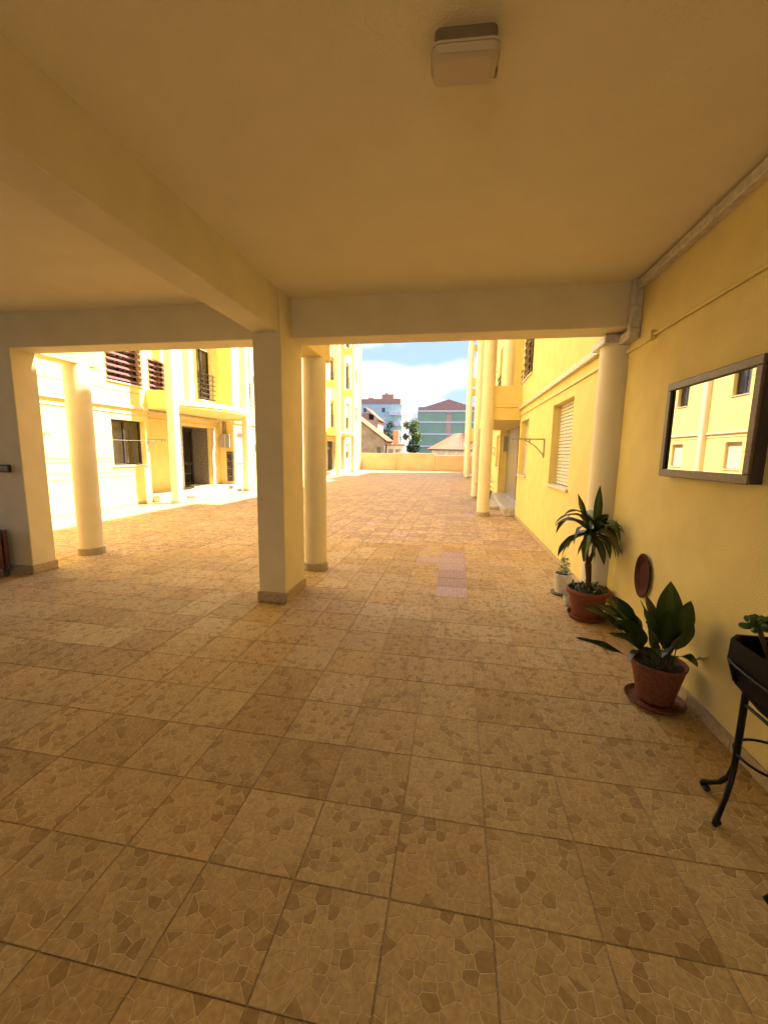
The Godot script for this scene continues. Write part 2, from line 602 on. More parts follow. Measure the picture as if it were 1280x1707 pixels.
func round_column(at: Vector3, r: float, h: float, label: String, ring := true) -> void:
	var o := thing("round_column", label, "column", at, 0, "round columns of the passage")
	var mb := MB.new()
	mb.lathe(Vector3.ZERO, [Vector2(r, 0.0), Vector2(r, h)], 40)
	mb.lathe(Vector3.ZERO, [Vector2(r, h), Vector2(0.0, h)], 40)
	part(o, "shaft", mb, M.column)
	if ring:
		var k := 14
		for i in k:
			mb = MB.new()
			var a0 := TAU * i / k + 0.012
			var a1 := TAU * (i + 1) / k - 0.012
			var r1 := r + 0.016
			mb.lathe(Vector3.ZERO, [Vector2(r1, 0.001), Vector2(r1, 0.092), Vector2(r1 - 0.004, 0.096), Vector2(r - 0.004, 0.096)], 3, a0, a1)
			for a in [a0, a1]:
				var d := Vector3(cos(a), 0, sin(a))
				mb.quad(d * (r - 0.004) + Vector3.UP * 0.001, d * r1 + Vector3.UP * 0.001, d * r1 + Vector3.UP * 0.092, d * (r - 0.004) + Vector3.UP * 0.096, Vector3(-sin(a), 0, cos(a)) * (1.0 if a == a1 else -1.0))
			part(o, "base_tile", mb, M.base_tile)

# ---------------------------------------------------------------- the two wings
const MID := 15.0
var side := 1.0      # +1: the wing on the left, its wall facing +x;  -1: the wing on the right

func P(u: float, y: float, d: float) -> Vector3:
	return Vector3(side * u, y, MID - d)

func ubox(mb: MB, u0: float, u1: float, y0: float, y1: float, d0: float, d1: float, bev := 0.0) -> void:
	var a := P(u0, y0, d0)
	var b := P(u1, y1, d1)
	var lo := Vector3(min(a.x, b.x), min(a.y, b.y), min(a.z, b.z))
	var hi := Vector3(max(a.x, b.x), max(a.y, b.y), max(a.z, b.z))
	if bev > 0.0:
		mb.cbox(lo, hi, bev)
	else:
		mb.box(lo, hi)

func wall_face(mb: MB, u: float, d0: float, d1: float, y0: float, y1: float, holes: Array, reveal := 0.16) -> void:
	var ds := [d0, d1]
	var ys := [y0, y1]
	for h in holes:
		ds.append_array([h[0], h[1]])
		ys.append_array([h[2], h[3]])
	ds.sort()
	ys.sort()
	var out := P(1, 0, MID)
	for i in ds.size() - 1:
		for j in ys.size() - 1:
			if ds[i + 1] - ds[i] < 0.001 or ys[j + 1] - ys[j] < 0.001:
				continue
			var cd: float = (ds[i] + ds[i + 1]) * 0.5
			var cy: float = (ys[j] + ys[j + 1]) * 0.5
			var open := false
			for h in holes:
				if cd > h[0] and cd < h[1] and cy > h[2] and cy < h[3]:
					open = true
			if not open:
				mb.quad(P(u, ys[j], ds[i]), P(u, ys[j], ds[i + 1]), P(u, ys[j + 1], ds[i + 1]), P(u, ys[j + 1], ds[i]), out)
	for h in holes:
		var w := u - reveal
		mb.quad(P(u, h[2], h[0]), P(w, h[2], h[0]), P(w, h[3], h[0]), P(u, h[3], h[0]), Vector3(0, 0, -1))
		mb.quad(P(u, h[2], h[1]), P(w, h[2], h[1]), P(w, h[3], h[1]), P(u, h[3], h[1]), Vector3(0, 0, 1))
		mb.quad(P(u, h[2], h[0]), P(w, h[2], h[0]), P(w, h[2], h[1]), P(u, h[2], h[1]), Vector3.UP)
		mb.quad(P(u, h[3], h[0]), P(w, h[3], h[0]), P(w, h[3], h[1]), P(u, h[3], h[1]), Vector3.DOWN)

# a window of the wing: frame with its sill, panes, shutter, slats or railing
func window(root: Node3D, u: float, h: Array, kind: String) -> void:
	var d0: float = h[0]
	var d1: float = h[1]
	var y0: float = h[2]
	var y1: float = h[3]
	var fr := MB.new()
	var b := 0.05
	var ui := u - 0.155
	for e in [[d0, d0 + b, y0, y1], [d1 - b, d1, y0, y1], [d0 + b, d1 - b, y0, y0 + b], [d0 + b, d1 - b, y1 - b, y1]]:
		ubox(fr, ui - 0.05, ui, e[2], e[3], e[0], e[1])
	if kind != "shutter":
		ubox(fr, ui - 0.048, ui + 0.004, y0 + b, y1 - b, (d0 + d1) * 0.5 - 0.03, (d0 + d1) * 0.5 + 0.03)
	var f := part(root, "window", fr, M.white if kind == "shutter" else M.dark_frame)
	var mb := MB.new()
	ubox(mb, ui + 0.001, u + 0.035, y0 - 0.035, y0 + 0.003, d0 - 0.04, d1 + 0.04, 0.005)
	part(f, "sill", mb, M.trunking)
	var drop := 0.0
	if kind == "shutter":
		drop = 1.0
	elif kind == "half":
		drop = 0.55
	elif kind == "french":
		drop = 0.12
	if drop > 0.0:
		mb = MB.new()
		var y := y1
		var step := 0.05
		while y - step > y1 - (y1 - y0) * drop:
			var ua := u - 0.13
			for s in [[0.0, 0.006, 0.003, 0.016], [0.006, 0.040, 0.016, 0.018], [0.040, 0.046, 0.018, 0.003], [0.046, 0.05, 0.003, 0.0]]:
				mb.quad(P(ua + s[2], y - s[0], d0 + 0.002), P(ua + s[2], y - s[0], d1 - 0.002), P(ua + s[3], y - s[1], d1 - 0.002), P(ua + s[3], y - s[1], d0 + 0.002), P(1, 0, MID))
			y -= step
		part(f, "shutter", mb, M.white)
	if kind != "shutter":
		for e in [[d0 + b, (d0 + d1) * 0.5 - 0.03], [(d0 + d1) * 0.5 + 0.03, d1 - b]]:
			mb = MB.new()
			ubox(mb, ui - 0.03, ui - 0.024, y0 + b, y1 - b, e[0], e[1])
			part(f, "pane", mb, M.glass)
		mb = MB.new()
		var k := 24
		for i in k:
			var t0: float = lerp(d0 + 0.03, d1 - 0.22 * (d1 - d0), float(i) / k)
			var t1: float = lerp(d0 + 0.03, d1 - 0.22 * (d1 - d0), float(i + 1) / k)
			mb.quad(P(ui - 0.2 + 0.02 * sin(i * 2.1), y0, t0), P(ui - 0.2 + 0.02 * sin((i + 1) * 2.1), y0, t1), P(ui - 0.2 + 0.02 * sin((i + 1) * 2.1), y1, t1), P(ui - 0.2 + 0.02 * sin(i * 2.1), y1, t0), P(1, 0, MID))
		part(f, "curtain", mb, M.curtain)
	if kind == "slats":
		var y := y0 + 0.05
		while y < y1 - 0.04:
			mb = MB.new()
			mb.quad(P(u + 0.045, y, d0 - 0.03), P(u + 0.045, y, d1 + 0.03), P(u - 0.005, y + 0.055, d1 + 0.03), P(u - 0.005, y + 0.055, d0 - 0.03), P(1, 1, MID))
			mb.quad(P(u + 0.045, y - 0.012, d0 - 0.03), P(u + 0.045, y - 0.012, d1 + 0.03), P(u - 0.005, y + 0.043, d1 + 0.03), P(u - 0.005, y + 0.043, d0 - 0.03), P(-1, -1, MID))
			mb.quad(P(u + 0.045, y, d0 - 0.03), P(u + 0.045, y, d1 + 0.03), P(u + 0.045, y - 0.012, d1 + 0.03), P(u + 0.045, y - 0.012, d0 - 0.03), P(1, 0, MID))
			part(f, "slat", mb, M.maroon)
			y += 0.15
		mb = MB.new()
		ubox(mb, u - 0.035, u - 0.01, y0, y1, (d0 + d1) * 0.5 - 0.02, (d0 + d1) * 0.5 + 0.02)
		part(f, "stanchion", mb, M.dark_frame)
	if kind == "french":
		var y := y0 + 0.06
		while y < y0 + 1.0:
			mb = MB.new()
			mb.tube([P(u + 0.05, y, d0 - 0.06), P(u + 0.05, y, d1 + 0.06)], [0.018], 6)
			part(f, "rail", mb, M.dark_frame)
			y += 0.17
		mb = MB.new()
		for t in [d0 + 0.05, (d0 + d1) * 0.5, d1 - 0.05]:
			ubox(mb, u + 0.02, u + 0.035, y0, y0 + 0.98, t - 0.012, t + 0.012)
		part(f, "rail_post", mb, M.dark_frame)

func bracket(root: Node3D, d: float, y: float, reach := 0.55) -> void:
	var mb := MB.new()
	ubox(mb, 0.0, reach, y, y + 0.022, d - 0.012, d + 0.012)
	ubox(mb, 0.0, 0.02, y - 0.3, y + 0.02, d - 0.02, d + 0.02)
	mb.tube([P(0.01, y - 0.26, d), P(0.16, y - 0.1, d), P(reach * 0.6, y, d)], [0.009], 6)
	for t in [0.45, 0.8, 0.98]:
		ubox(mb, reach * t - 0.012, reach * t + 0.012, y - 0.045, y + 0.001, d - 0.01, d + 0.01)
	part(root, "clothes_line_bracket", mb, M.steel)

func wire(root: Node3D, u: float, y: float, d0: float, d1: float, sag := 0.03) -> void:
	var mb := MB.new()
	var pts := []
	for i in 9:
		var t := i / 8.0
		pts.append(P(u, y - sag * 4.0 * t * (1.0 - t), lerp(d0, d1, t)))
	mb.tube(pts, [0.004], 4)
	part(root, "clothes_line", mb, M.steel)

func wing(left: bool) -> void:
	side = 1.0 if left else -1.0
	var xw := -8.5 if left else 1.46
	var root := thing("apartment_wing", "sunlit yellow apartment wing with slatted windows along the left of the courtyard" if left else "shaded yellow apartment wing with closed white shutters along the right of the courtyard", "building", Vector3(xw, 0, -MID), 0, "wings of the courtyard")
	var top := 12.1
	# segments: [d0, d1, set-back u]
	var front := 4.24 if left else -REAR_Z - 0.25
	var segs := [[front, 10.3, 0.0], [10.3, 14.8, -0.6], [14.8, 26.2, 0.0], [26.2, 30.7, -0.6], [30.7, 36.0, 0.0]]
	var wins := [[], [], [], [], []]
	for k in 4:
		var y := 3.03 * k
		if k == 0:
			if not left:
				wins[0].append([[5.72, 6.88, 1.06, 2.27], "shutter"])
				wins[0].append([[9.05, 10.12, 1.06, 2.27], "shutter"])
			else:
				wins[0].append([[9.05, 10.18, 1.08, 2.25], "glass"])
			for d in [15.0, 18.9, 23.3]:
				wins[2].append([[d, d + 1.08, 1.06, 2.2], "shutter"])
			wins[4].append([[31.2, 32.2, 1.06, 2.2], "half"])
			wins[4].append([[33.6, 34.6, 1.06, 2.2], "half"])
		else:
			var yb := 3.19 + 3.03 * (k - 1)
			wins[0].append([[9.05, 10.18, yb, yb + 1.85], "slats"])
			if not left:
				wins[0].append([[5.72, 6.88, yb + 0.9, yb + 2.0], "shutter"])
			wins[1].append([[11.2, 12.0, yb, yb + 1.0], "slats"])
			wins[1].append([[13.55, 14.5, yb + 0.12, yb + 2.1], "french"])
			wins[2].append([[15.4, 16.2, yb + 0.12, yb + 2.1], "french"])
			wins[2].append([[18.9, 19.98, 4.09 + 3.03 * (k - 1), 5.3 + 3.03 * (k - 1)], "glass" if k == 1 else "half"])
			wins[2].append([[23.3, 24.38, 4.09 + 3.03 * (k - 1), 5.3 + 3.03 * (k - 1)], "glass" if k == 1 else "half"])
			wins[3].append([[27.0, 27.9, yb + 0.12, yb + 2.1], "french"])
			wins[3].append([[29.2, 30.1, yb + 0.12, yb + 2.1], "french"])
			wins[4].append([[31.2, 32.2, yb + 0.12, yb + 2.1], "french" if k > 1 else "half"])
			wins[4].append([[33.9, 34.8, 4.15 + 3.03 * (k - 1), 5.3 + 3.03 * (k - 1)], "half" if k == 1 else "glass"])
	var door := [12.55, 14.25, 0.2, 2.32]
	var door2 := [28.4, 30.1, 0.2, 2.32]
	if not left:
		door = [10.9, 12.3, 0.2, 2.32]
	for i in 5:
		var mb := MB.new()
		var s: Array = segs[i]
		var holes := []
		for w in wins[i]:
			holes.append(w[0])
		if i == 1:
			holes.append(door)
		if i == 3:
			holes.append(door2)
		wall_face(mb, s[2], s[0], s[1], -0.02, top, holes)
		if i == 1 or i == 3:   # side walls of the set-back bay
			mb.quad(P(-0.6, -0.02, s[0]), P(0, -0.02, s[0]), P(0, top, s[0]), P(-0.6, top, s[0]), Vector3(0, 0, -1))
			mb.quad(P(-0.6, -0.02, s[1]), P(0, -0.02, s[1]), P(0, top, s[1]), P(-0.6, top, s[1]), Vector3(0, 0, 1))
		part(root, "wall", mb, M.yellow)
		for w in wins[i]:
			window(root, s[2], w[0], w[1])
	# body: end walls, back wall, roof
	var mb := MB.new()
	mb.quad(P(0, -0.02, 36.0), P(-9, -0.02, 36.0), P(-9, top, 36.0), P(0, top, 36.0), Vector3(0, 0, -1))
	mb.quad(P(0, -0.02, front), P(-9, -0.02, front), P(-9, top, front), P(0, top, front), Vector3(0, 0, 1))
	mb.quad(P(-9, -0.02, 36.0), P(-9, -0.02, front), P(-9, top, front), P(-9, top, 36.0), P(-1, 0, MID))
	part(root, "outer_wall", mb, M.yellow)
	mb = MB.new()
	ubox(mb, -9.2, 0.22, top, top + 0.25, front, 36.2, 0.02)
	part(root, "roof_slab", mb, M.cream)
	# white trunking and cable along the wall
	for s in segs:
		var e: float = max(s[0], 4.5)
		mb = MB.new()
		ubox(mb, s[2] + 0.001, s[2] + 0.055, 2.56, 2.635, e, s[1] - 0.001, 0.006)
		part(root, "trunking", mb, M.trunking)
		mb = MB.new()
		mb.tube([P(s[2] + 0.012, 2.42, e), P(s[2] + 0.012, 2.42, s[1])], [0.011], 6)
		part(root, "cable", mb, M.trunking)
	# skirting tiles along the foot of the wall
	for s in segs:
		var d: float = max(s[0], 0.2)
		while d < s[1] - 0.05:
			var e: float = min(d + 0.4, s[1])
			mb = MB.new()
			ubox(mb, s[2] + 0.0005, s[2] + 0.011, 0.001, 0.085, d + 0.0015, e - 0.0015, 0.002)
			part(root, "skirting_tile", mb, M.skirting)
			d = e
	# bays: columns, cross beams, canopy, entrance
	for bay in [[10.3, 14.55], [26.45, 30.7]]:
		for d in [bay[0] + 0.05, bay[1] - 0.2]:
			mb = MB.new()
			mb.lathe(P(0.76, 0, d), [Vector2(0.15, 0), Vector2(0.15, top)], 28)
			var cl := part(root, "column", mb, M.column)
			mb = MB.new()
			for i in 12:
				mb.lathe(P(0.76, 0, d), [Vector2(0.163, 0.001), Vector2(0.163, 0.09), Vector2(0.149, 0.094)], 2, TAU * i / 12 + 0.02, TAU * (i + 1) / 12 - 0.02)
			part(cl, "base_tiles", mb, M.base_tile)
		for k in range(1, 5):
			var y := 2.62 + 3.03 * (k - 1)
			for d in [bay[0] + 0.06, bay[1] + 0.09]:
				mb = MB.new()
				ubox(mb, -0.02, 0.70, y, y + 0.5, d - 0.06, d + 0.06, 0.006)
				part(root, "cross_beam", mb, M.yellow)
		# roof over the bay
		mb = MB.new()
		ubox(mb, 0.21, 1.0, top + 0.01, top + 0.24, bay[0] - 0.2, bay[1] + 0.4, 0.02)
		part(root, "bay_roof", mb, M.cream)
		if not left:
			mb = MB.new()
			ubox(mb, -0.58, 0.74, 2.33, 2.6, bay[0] + 0.02, bay[1] + 0.1, 0.006)
			part(root, "canopy", mb, M.yellow)
		# curved canopy with a white tiled rim
		if left:
			var c0: float = bay[0] + 0.12
			var c1: float = bay[1] + 0.02
			var poly := []
			var mid := (c0 + c1) * 0.5
			var half := (c1 - c0) * 0.5
			for i in 25:
				var a: float = lerp(-1.0, 1.0, i / 24.0)
				poly.append(Vector2(-0.55 + 1.95 * sqrt(max(0.0, 1.0 - pow(absf(a), 2.4) * 0.80)), mid + half * a))
			mb = MB.new()
			for i in 24:
				var a: Vector2 = poly[i]
				var b: Vector2 = poly[i + 1]
				var iu := -0.599
				mb.quad(P(a.x, 2.70, a.y), P(b.x, 2.70, b.y), P(iu, 2.70, b.y), P(iu, 2.70, a.y), Vector3.DOWN)
				mb.quad(P(a.x, 2.86, a.y), P(b.x, 2.86, b.y), P(iu, 2.86, b.y), P(iu, 2.86, a.y), Vector3.UP)
				mb.quad(P(a.x, 2.70, a.y), P(b.x, 2.70, b.y), P(b.x, 2.86, b.y), P(a.x, 2.86, a.y), P(1, 0, MID))
			var cano := part(root, "canopy", mb, M.yellow)
			for i in 12:
				mb = MB.new()
				for j in 2:
					var a: Vector2 = poly[i * 2 + j]
					var b: Vector2 = poly[i * 2 + j + 1]
					var g0 := 0.03 if j == 0 else 0.0
					var g1 := 0.03 if j == 1 else 0.0
					var a2 := a.lerp(b, g0)
					var b2 := b.lerp(a, g1)
					var o := 0.02
					mb.quad(P(a2.x + o, 2.76, a2.y), P(b2.x + o, 2.76, b2.y), P(b2.x + o, 2.90, b2.y), P(a2.x + o, 2.90, a2.y), P(1, 0, MID))
					mb.quad(P(a2.x + o, 2.90, a2.y), P(b2.x + o, 2.90, b2.y), P(b2.x - 0.12, 2.90, b2.y), P(a2.x - 0.12, 2.90, a2.y), Vector3.UP)
					mb.quad(P(a2.x + o, 2.76, a2.y), P(b2.x + o, 2.76, b2.y), P(b2.x - 0.01, 2.76, b2.y), P(a2.x - 0.01, 2.76, a2.y), Vector3.DOWN)
				part(cano, "rim_tile", mb, M.white)
		mb = MB.new()
		mb.lathe(P(0.15, 2.85, bay[0] + 1.7), [Vector2(0.15, 0), Vector2(0.15, top - 2.85)], 24)
		part(root, "upper_column", mb, M.column)
		# platform with a step
		mb = MB.new()
		ubox(mb, -0.599, 0.24, 0.0, 0.2, bay[0] + 0.02, bay[1] + 0.2, 0.01)
		part(root, "entrance_platform", mb, M.marble)
		mb = MB.new()
		ubox(mb, 0.24, 0.5, 0.0, 0.1, bay[0] + 1.2, bay[1] - 0.1, 0.01)
		part(root, "entrance_step", mb, M.marble)
		# entrance: stone surround, dark door
		var dd: Array = door if bay[0] < 20.0 else door2
		mb = MB.new()
		ubox(mb, -1.5, -0.76, dd[2], dd[3], dd[1] - 0.02, dd[1] + 0.05)
		ubox(mb, -1.5, -0.76, dd[2], dd[3], dd[0] - 0.05, dd[0] + 0.02)
		ubox(mb, -1.5, -0.76, dd[3] - 0.02, dd[3] + 0.05, dd[0], dd[1])
		ubox(mb, -1.5, -0.76, dd[2] - 0.05, dd[2] + 0.004, dd[0], dd[1])
		var lob := part(root, "entrance_recess", mb, M.grey_stone)
		for e in [[dd[0] - 0.2, dd[0]], [dd[1], dd[1] + 0.2]]:
			mb = MB.new()
			ubox(mb, -0.598, -0.575, 0.2, dd[3], e[0], e[1], 0.003)
			part(lob, "stone_jamb", mb, M.grey_stone if not left else M.marble)
		if not left:
			mb = MB.new()
			ubox(mb, -0.598, -0.26, 0.2, dd[3] - 0.001, dd[1] + 0.005, bay[1] + 0.24, 0.003)
			part(lob, "stone_cladding", mb, M.grey_stone)
		mb = MB.new()
		for e in [[dd[0], dd[0] + 0.07], [dd[1] - 0.09, dd[1] - 0.02], [(dd[0] + dd[1]) * 0.5 - 0.05, (dd[0] + dd[1]) * 0.5 + 0.05]]:
			ubox(mb, -1.45, -1.38, dd[2], dd[3], e[0], e[1])
		for y in [0.21, 0.95, 2.2]:
			ubox(mb, -1.449, -1.379, y, y + 0.09, dd[0] + 0.07, dd[1] - 0.09)
		var dr := part(root, "door", mb, M.dark_frame)
		mb = MB.new()
		ubox(mb, -1.42, -1.41, 0.3, 2.2, dd[0] + 0.05, dd[1] - 0.05)
		part(dr, "pane", mb, M.glass)
		# meter cabinet and letter boxes on the side wall
		var q: float = bay[1] + 0.25
		mb = MB.new()
		ubox(mb, -0.5, -0.12, 1.62, 2.14, q - 0.13, q - 0.001, 0.006)
		var cab := part(root, "meter_cabinet", mb, M.grey_box)
		mb = MB.new()
		ubox(mb, -0.32, -0.30, 1.63, 2.13, q - 0.138, q - 0.129)
		part(cab, "door_gap", mb, M.white)
		mb = MB.new()
		for t in [-0.42, -0.36, -0.30]:
			mb.tube([P(t, 2.13, q - 0.06), P(t, 2.62, q - 0.06)], [0.012], 6)
		part(root, "conduit", mb, M.dark_frame)
		for i in (4 if left else 0):
			mb = MB.new()
			ubox(mb, -0.28, -0.06, 0.32 + 0.29 * i, 0.59 + 0.29 * i, q - 0.10, q - 0.001, 0.008)
			var lb := part(root, "letter_box", mb, M.dark_frame)
			mb = MB.new()
			ubox(mb, -0.24, -0.10, 0.51 + 0.29 * i, 0.53 + 0.29 * i, q - 0.104, q - 0.099)
			part(lb, "slot", mb, M.steel)
	# half-round pilaster between the bays
	mb = MB.new()
	mb.lathe(P(0.02, 0, 21.6), [Vector2(0.2, 0), Vector2(0.2, top)], 28)
	part(root, "pilaster", mb, M.column)
	for d in ([6.95, 10.26, 16.5, 17.9, 25.2] if left else [16.5, 17.9, 25.2]):
		bracket(root, d, 1.77)
		bracket(root, d + 0.02, 4.6)
	if not left:
		bracket(root, 7.35, 1.765)
	if left:
		wire(root, 0.28, 1.745, 6.95, 10.26)
		wire(root, 0.5, 1.745, 6.95, 10.26)
		wire(root, 0.01, 1.20, 4.6, 9.0, 0.0)
		wire(root, 0.01, 0.82, 4.6, 9.8, 0.0)
		wire(root, 0.01, 3.35, 4.6, 8.9, 0.0)
		wire(root, 0.01, 2.98, 4.6, 10.2, 0.0)
	# rain pipe at the far corner
	mb = MB.new()
	mb.tube([P(0.07, 0.02, 35.8), P(0.07, top, 35.8)], [0.055], 10)
	part(root, "rain_pipe", mb, M.pale)

# ---------------------------------------------------------------- things on the passage wall and ceiling
func make_fittings() -> void:
	# mirror
	var t := thing("wall_mirror", "wide mirror in a deep brown frame on the yellow wall", "mirror", Vector3(1.46, 1.375, -2.70))
	var z0 := -0.445
	var z1 := 0.445
	var H := 0.615
	var mb := MB.new()
	var w := 0.048
	for e in [[z0, z1, 0.0, w], [z0, z1, H - w, H]]:
		mb = MB.new()
		mb.cbox(Vector3(-0.068, e[2], e[0]), Vector3(-0.052, e[3], e[1]), 0.004)
		part(t, "frame_rail", mb, M.mirror_frame)
	for e in [[z0, z0 + w], [z1 - w, z1]]:
		mb = MB.new()
		mb.cbox(Vector3(-0.0685, w + 0.0005, e[0]), Vector3(-0.052, H - w - 0.0005, e[1]), 0.004)
		part(t, "frame_stile", mb, M.mirror_frame)
	mb = MB.new()
	mb.box(Vector3(-0.0505, w - 0.004, z0 + w - 0.004), Vector3(-0.042, H - w + 0.004, z1 - w + 0.004))
	part(t, "glass", mb, M.mirror)
	mb = MB.new()
	for e in [[0.002, 0.03, z0 + 0.002, z1 - 0.002], [H - 0.03, H - 0.002, z0 + 0.002, z1 - 0.002], [0.03, H - 0.03, z0 + 0.002, z0 + 0.03], [0.03, H - 0.03, z1 - 0.03, z1 - 0.002]]:
		mb.box(Vector3(-0.0515, e[0], e[2]), Vector3(-0.001, e[1], e[3]))
	part(t, "casing", mb, M.dark_frame)
	# ceiling lamp
	t = thing("ceiling_lamp", "square unlit bulkhead lamp on the passage ceiling", "lamp", Vector3(-0.027, 2.95, -1.70), 0.06)
	var rr := func(hx: float, hz: float, r: float) -> Array:
		var poly := []
		for q in 4:
			var cx: float = (hx - r) * (1 if q == 0 or q == 3 else -1)
			var cz: float = (hz - r) * (1 if q < 2 else -1)
			for k in 5:
				var a := q * PI / 2 + k * PI / 8
				poly.append(Vector2(cx + r * cos(a), cz + r * sin(a)))
		return poly
	mb = MB.new()
	mb.prism(rr.call(0.108, 0.066, 0.025), -0.045, 0.0, 0.0, 0.0)
	part(t, "base", mb, M.lamp_base)
	mb = MB.new()
	mb.prism(rr.call(0.12, 0.074, 0.03), -0.053, -0.0455)
	part(t, "rim", mb, M.diffuser)
	mb = MB.new()
	mb.prism(rr.call(0.116, 0.07, 0.03), -0.078, -0.0535, 0.006, 0.0)
	mb.prism(rr.call(0.108, 0.063, 0.028), -0.086, -0.0785, 0.02, 0.0)
	part(t, "diffuser", mb, M.diffuser)
	mb = MB.new()
	mb.cbox(Vector3(0.098, -0.072, -0.06), Vector3(0.121, -0.036, -0.03), 0.004)
	part(t, "clip", mb, M.tan)
	# trunking
	t = thing("cable_trunking", "cream cable trunking running along the wall top and down round the beam end", "trunking", Vector3(1.46, 2.5, -3.9))
	var runs := [
		[Vector3(-0.06, 0.365, 0.035), Vector3(-0.001, 0.43, 7.25)],
		[Vector3(-0.085, 0.06, -0.036), Vector3(-0.001, 0.448, 0.034)],
		[Vector3(-0.085, -0.02, -0.19), Vector3(-0.001, 0.0595, 0.034)],
		[Vector3(-0.2, 0.0, -0.56), Vector3(-0.001, 0.075, -0.1905)],
	]
	for e in runs:
		mb = MB.new()
		mb.cbox(e[0], e[1], 0.006)
		part(t, "trunking_run", mb, M.trunking)
	for z in [1.0, 3.0, 5.0]:
		mb = MB.new()
		mb.box(Vector3(-0.0625, 0.364, z), Vector3(-0.0005, 0.432, z + 0.06))
		part(t, "joint_cover", mb, M.trunking)
	t = thing("wall_conduit", "thin yellow-painted conduit with a small junction box along the wall below the trunking", "conduit", Vector3(1.46, 2.43, -3.6))
	mb = MB.new()
	mb.tube([Vector3(-0.014, 0, 0.03), Vector3(-0.014, 0.0, 7.0)], [0.013], 8)
	part(t, "pipe", mb, M.yellow)
	mb = MB.new()
	mb.cbox(Vector3(-0.04, -0.035, -0.035), Vector3(-0.001, 0.035, 0.03), 0.004)
	part(t, "junction_box", mb, M.yellow)
	mb = MB.new()
	mb.cbox(Vector3(-0.02, -0.03, -0.48), Vector3(-0.001, 0.0, -0.036), 0.003)
	part(t, "flat_duct", mb, M.yellow)
	# oval plate hung low on the wall
	t = thing("wall_plate", "dark red-brown oval plate hung low on the yellow wall between two potted plants", "plate", Vector3(1.46, 0.60, -3.33))
	mb = MB.new()
	var prof := [[0.0, 0.008], [0.62, 0.009], [0.74, 0.018], [0.92, 0.026], [1.0, 0.025], [1.0, 0.018], [0.7, 0.002]]
	var K := 36
	for i in prof.size() - 1:
		for k in K:
			var q := []
			for e in [[i, k], [i, k + 1], [i + 1, k + 1], [i + 1, k]]:
				var a: float = TAU * e[1] / K
				q.append(Vector3(-prof[e[0]][1], sin(a) * 0.172 * prof[e[0]][0], cos(a) * 0.125 * prof[e[0]][0]))
			mb.quad(q[0], q[1], q[2], q[3], Vector3(-1, 0, 0) if i < 4 else (q[0] * Vector3(0, 1, 1) + Vector3(-0.01, 0, 0)))
	part(t, "dish", mb, M.plate)
	# narrow panel on the left wall stub
	t = thing("wall_panel", "narrow tan panel with a dark rim on the wall stub at the left edge", "panel", Vector3(-5.25, 1.215, -3.94))
	mb = MB.new()
	mb.cbox(Vector3(-0.3, 0.014, 0.001), Vector3(0.165, 0.072, 0.03), 0.004)
	part(t, "face", mb, M.tan)
	for e in [[Vector3(-0.3, 0.0725, 0.001), Vector3(0.18, 0.086, 0.04)], [Vector3(-0.3, 0.0, 0.001), Vector3(0.18, 0.0135, 0.04)], [Vector3(0.1655, 0.0136, 0.001), Vector3(0.18, 0.0724, 0.04)]]:
		mb = MB.new()
		mb.cbox(e[0], e[1], 0.004)
		part(t, "rim", mb, M.dark_frame)
	# slatted bin at the left edge
	t = thing("slatted_bin", "dark red wooden slatted planter bin against the wall at the left edge", "bin", Vector3(-5.31, 0, -3.64))
	var hx := 0.2
	var hz := 0.2
	for e in [[0, 1], [1, 1], [0, -1], [1, -1]]:
		for k in 6:
			var s: float = lerp(-1.0, 1.0, k / 5.0) * (hx - 0.03)
			mb = MB.new()
			if e[0] == 0:
				mb.cbox(Vector3(s - 0.026, 0.1, e[1] * hz - 0.01), Vector3(s + 0.026, 0.55, e[1] * hz + 0.01), 0.006)
			else:
				mb.cbox(Vector3(e[1] * hx - 0.01, 0.1, s - 0.026), Vector3(e[1] * hx + 0.01, 0.55, s + 0.026), 0.006)
			part(t, "slat", mb, M.wood_red)
	for e in [[-1, -1], [1, -1], [-1, 1], [1, 1]]:
		mb = MB.new()
		mb.cbox(Vector3(e[0] * 0.17 - 0.022, 0, e[1] * 0.17 - 0.022), Vector3(e[0] * 0.17 + 0.022, 0.54, e[1] * 0.17 + 0.022), 0.004)
		part(t, "leg", mb, M.dark_frame)
	mb = MB.new()
	mb.box(Vector3(-0.185, 0.12, -0.185), Vector3(0.185, 0.5, 0.185))
	part(t, "liner", mb, M.plastic_black)

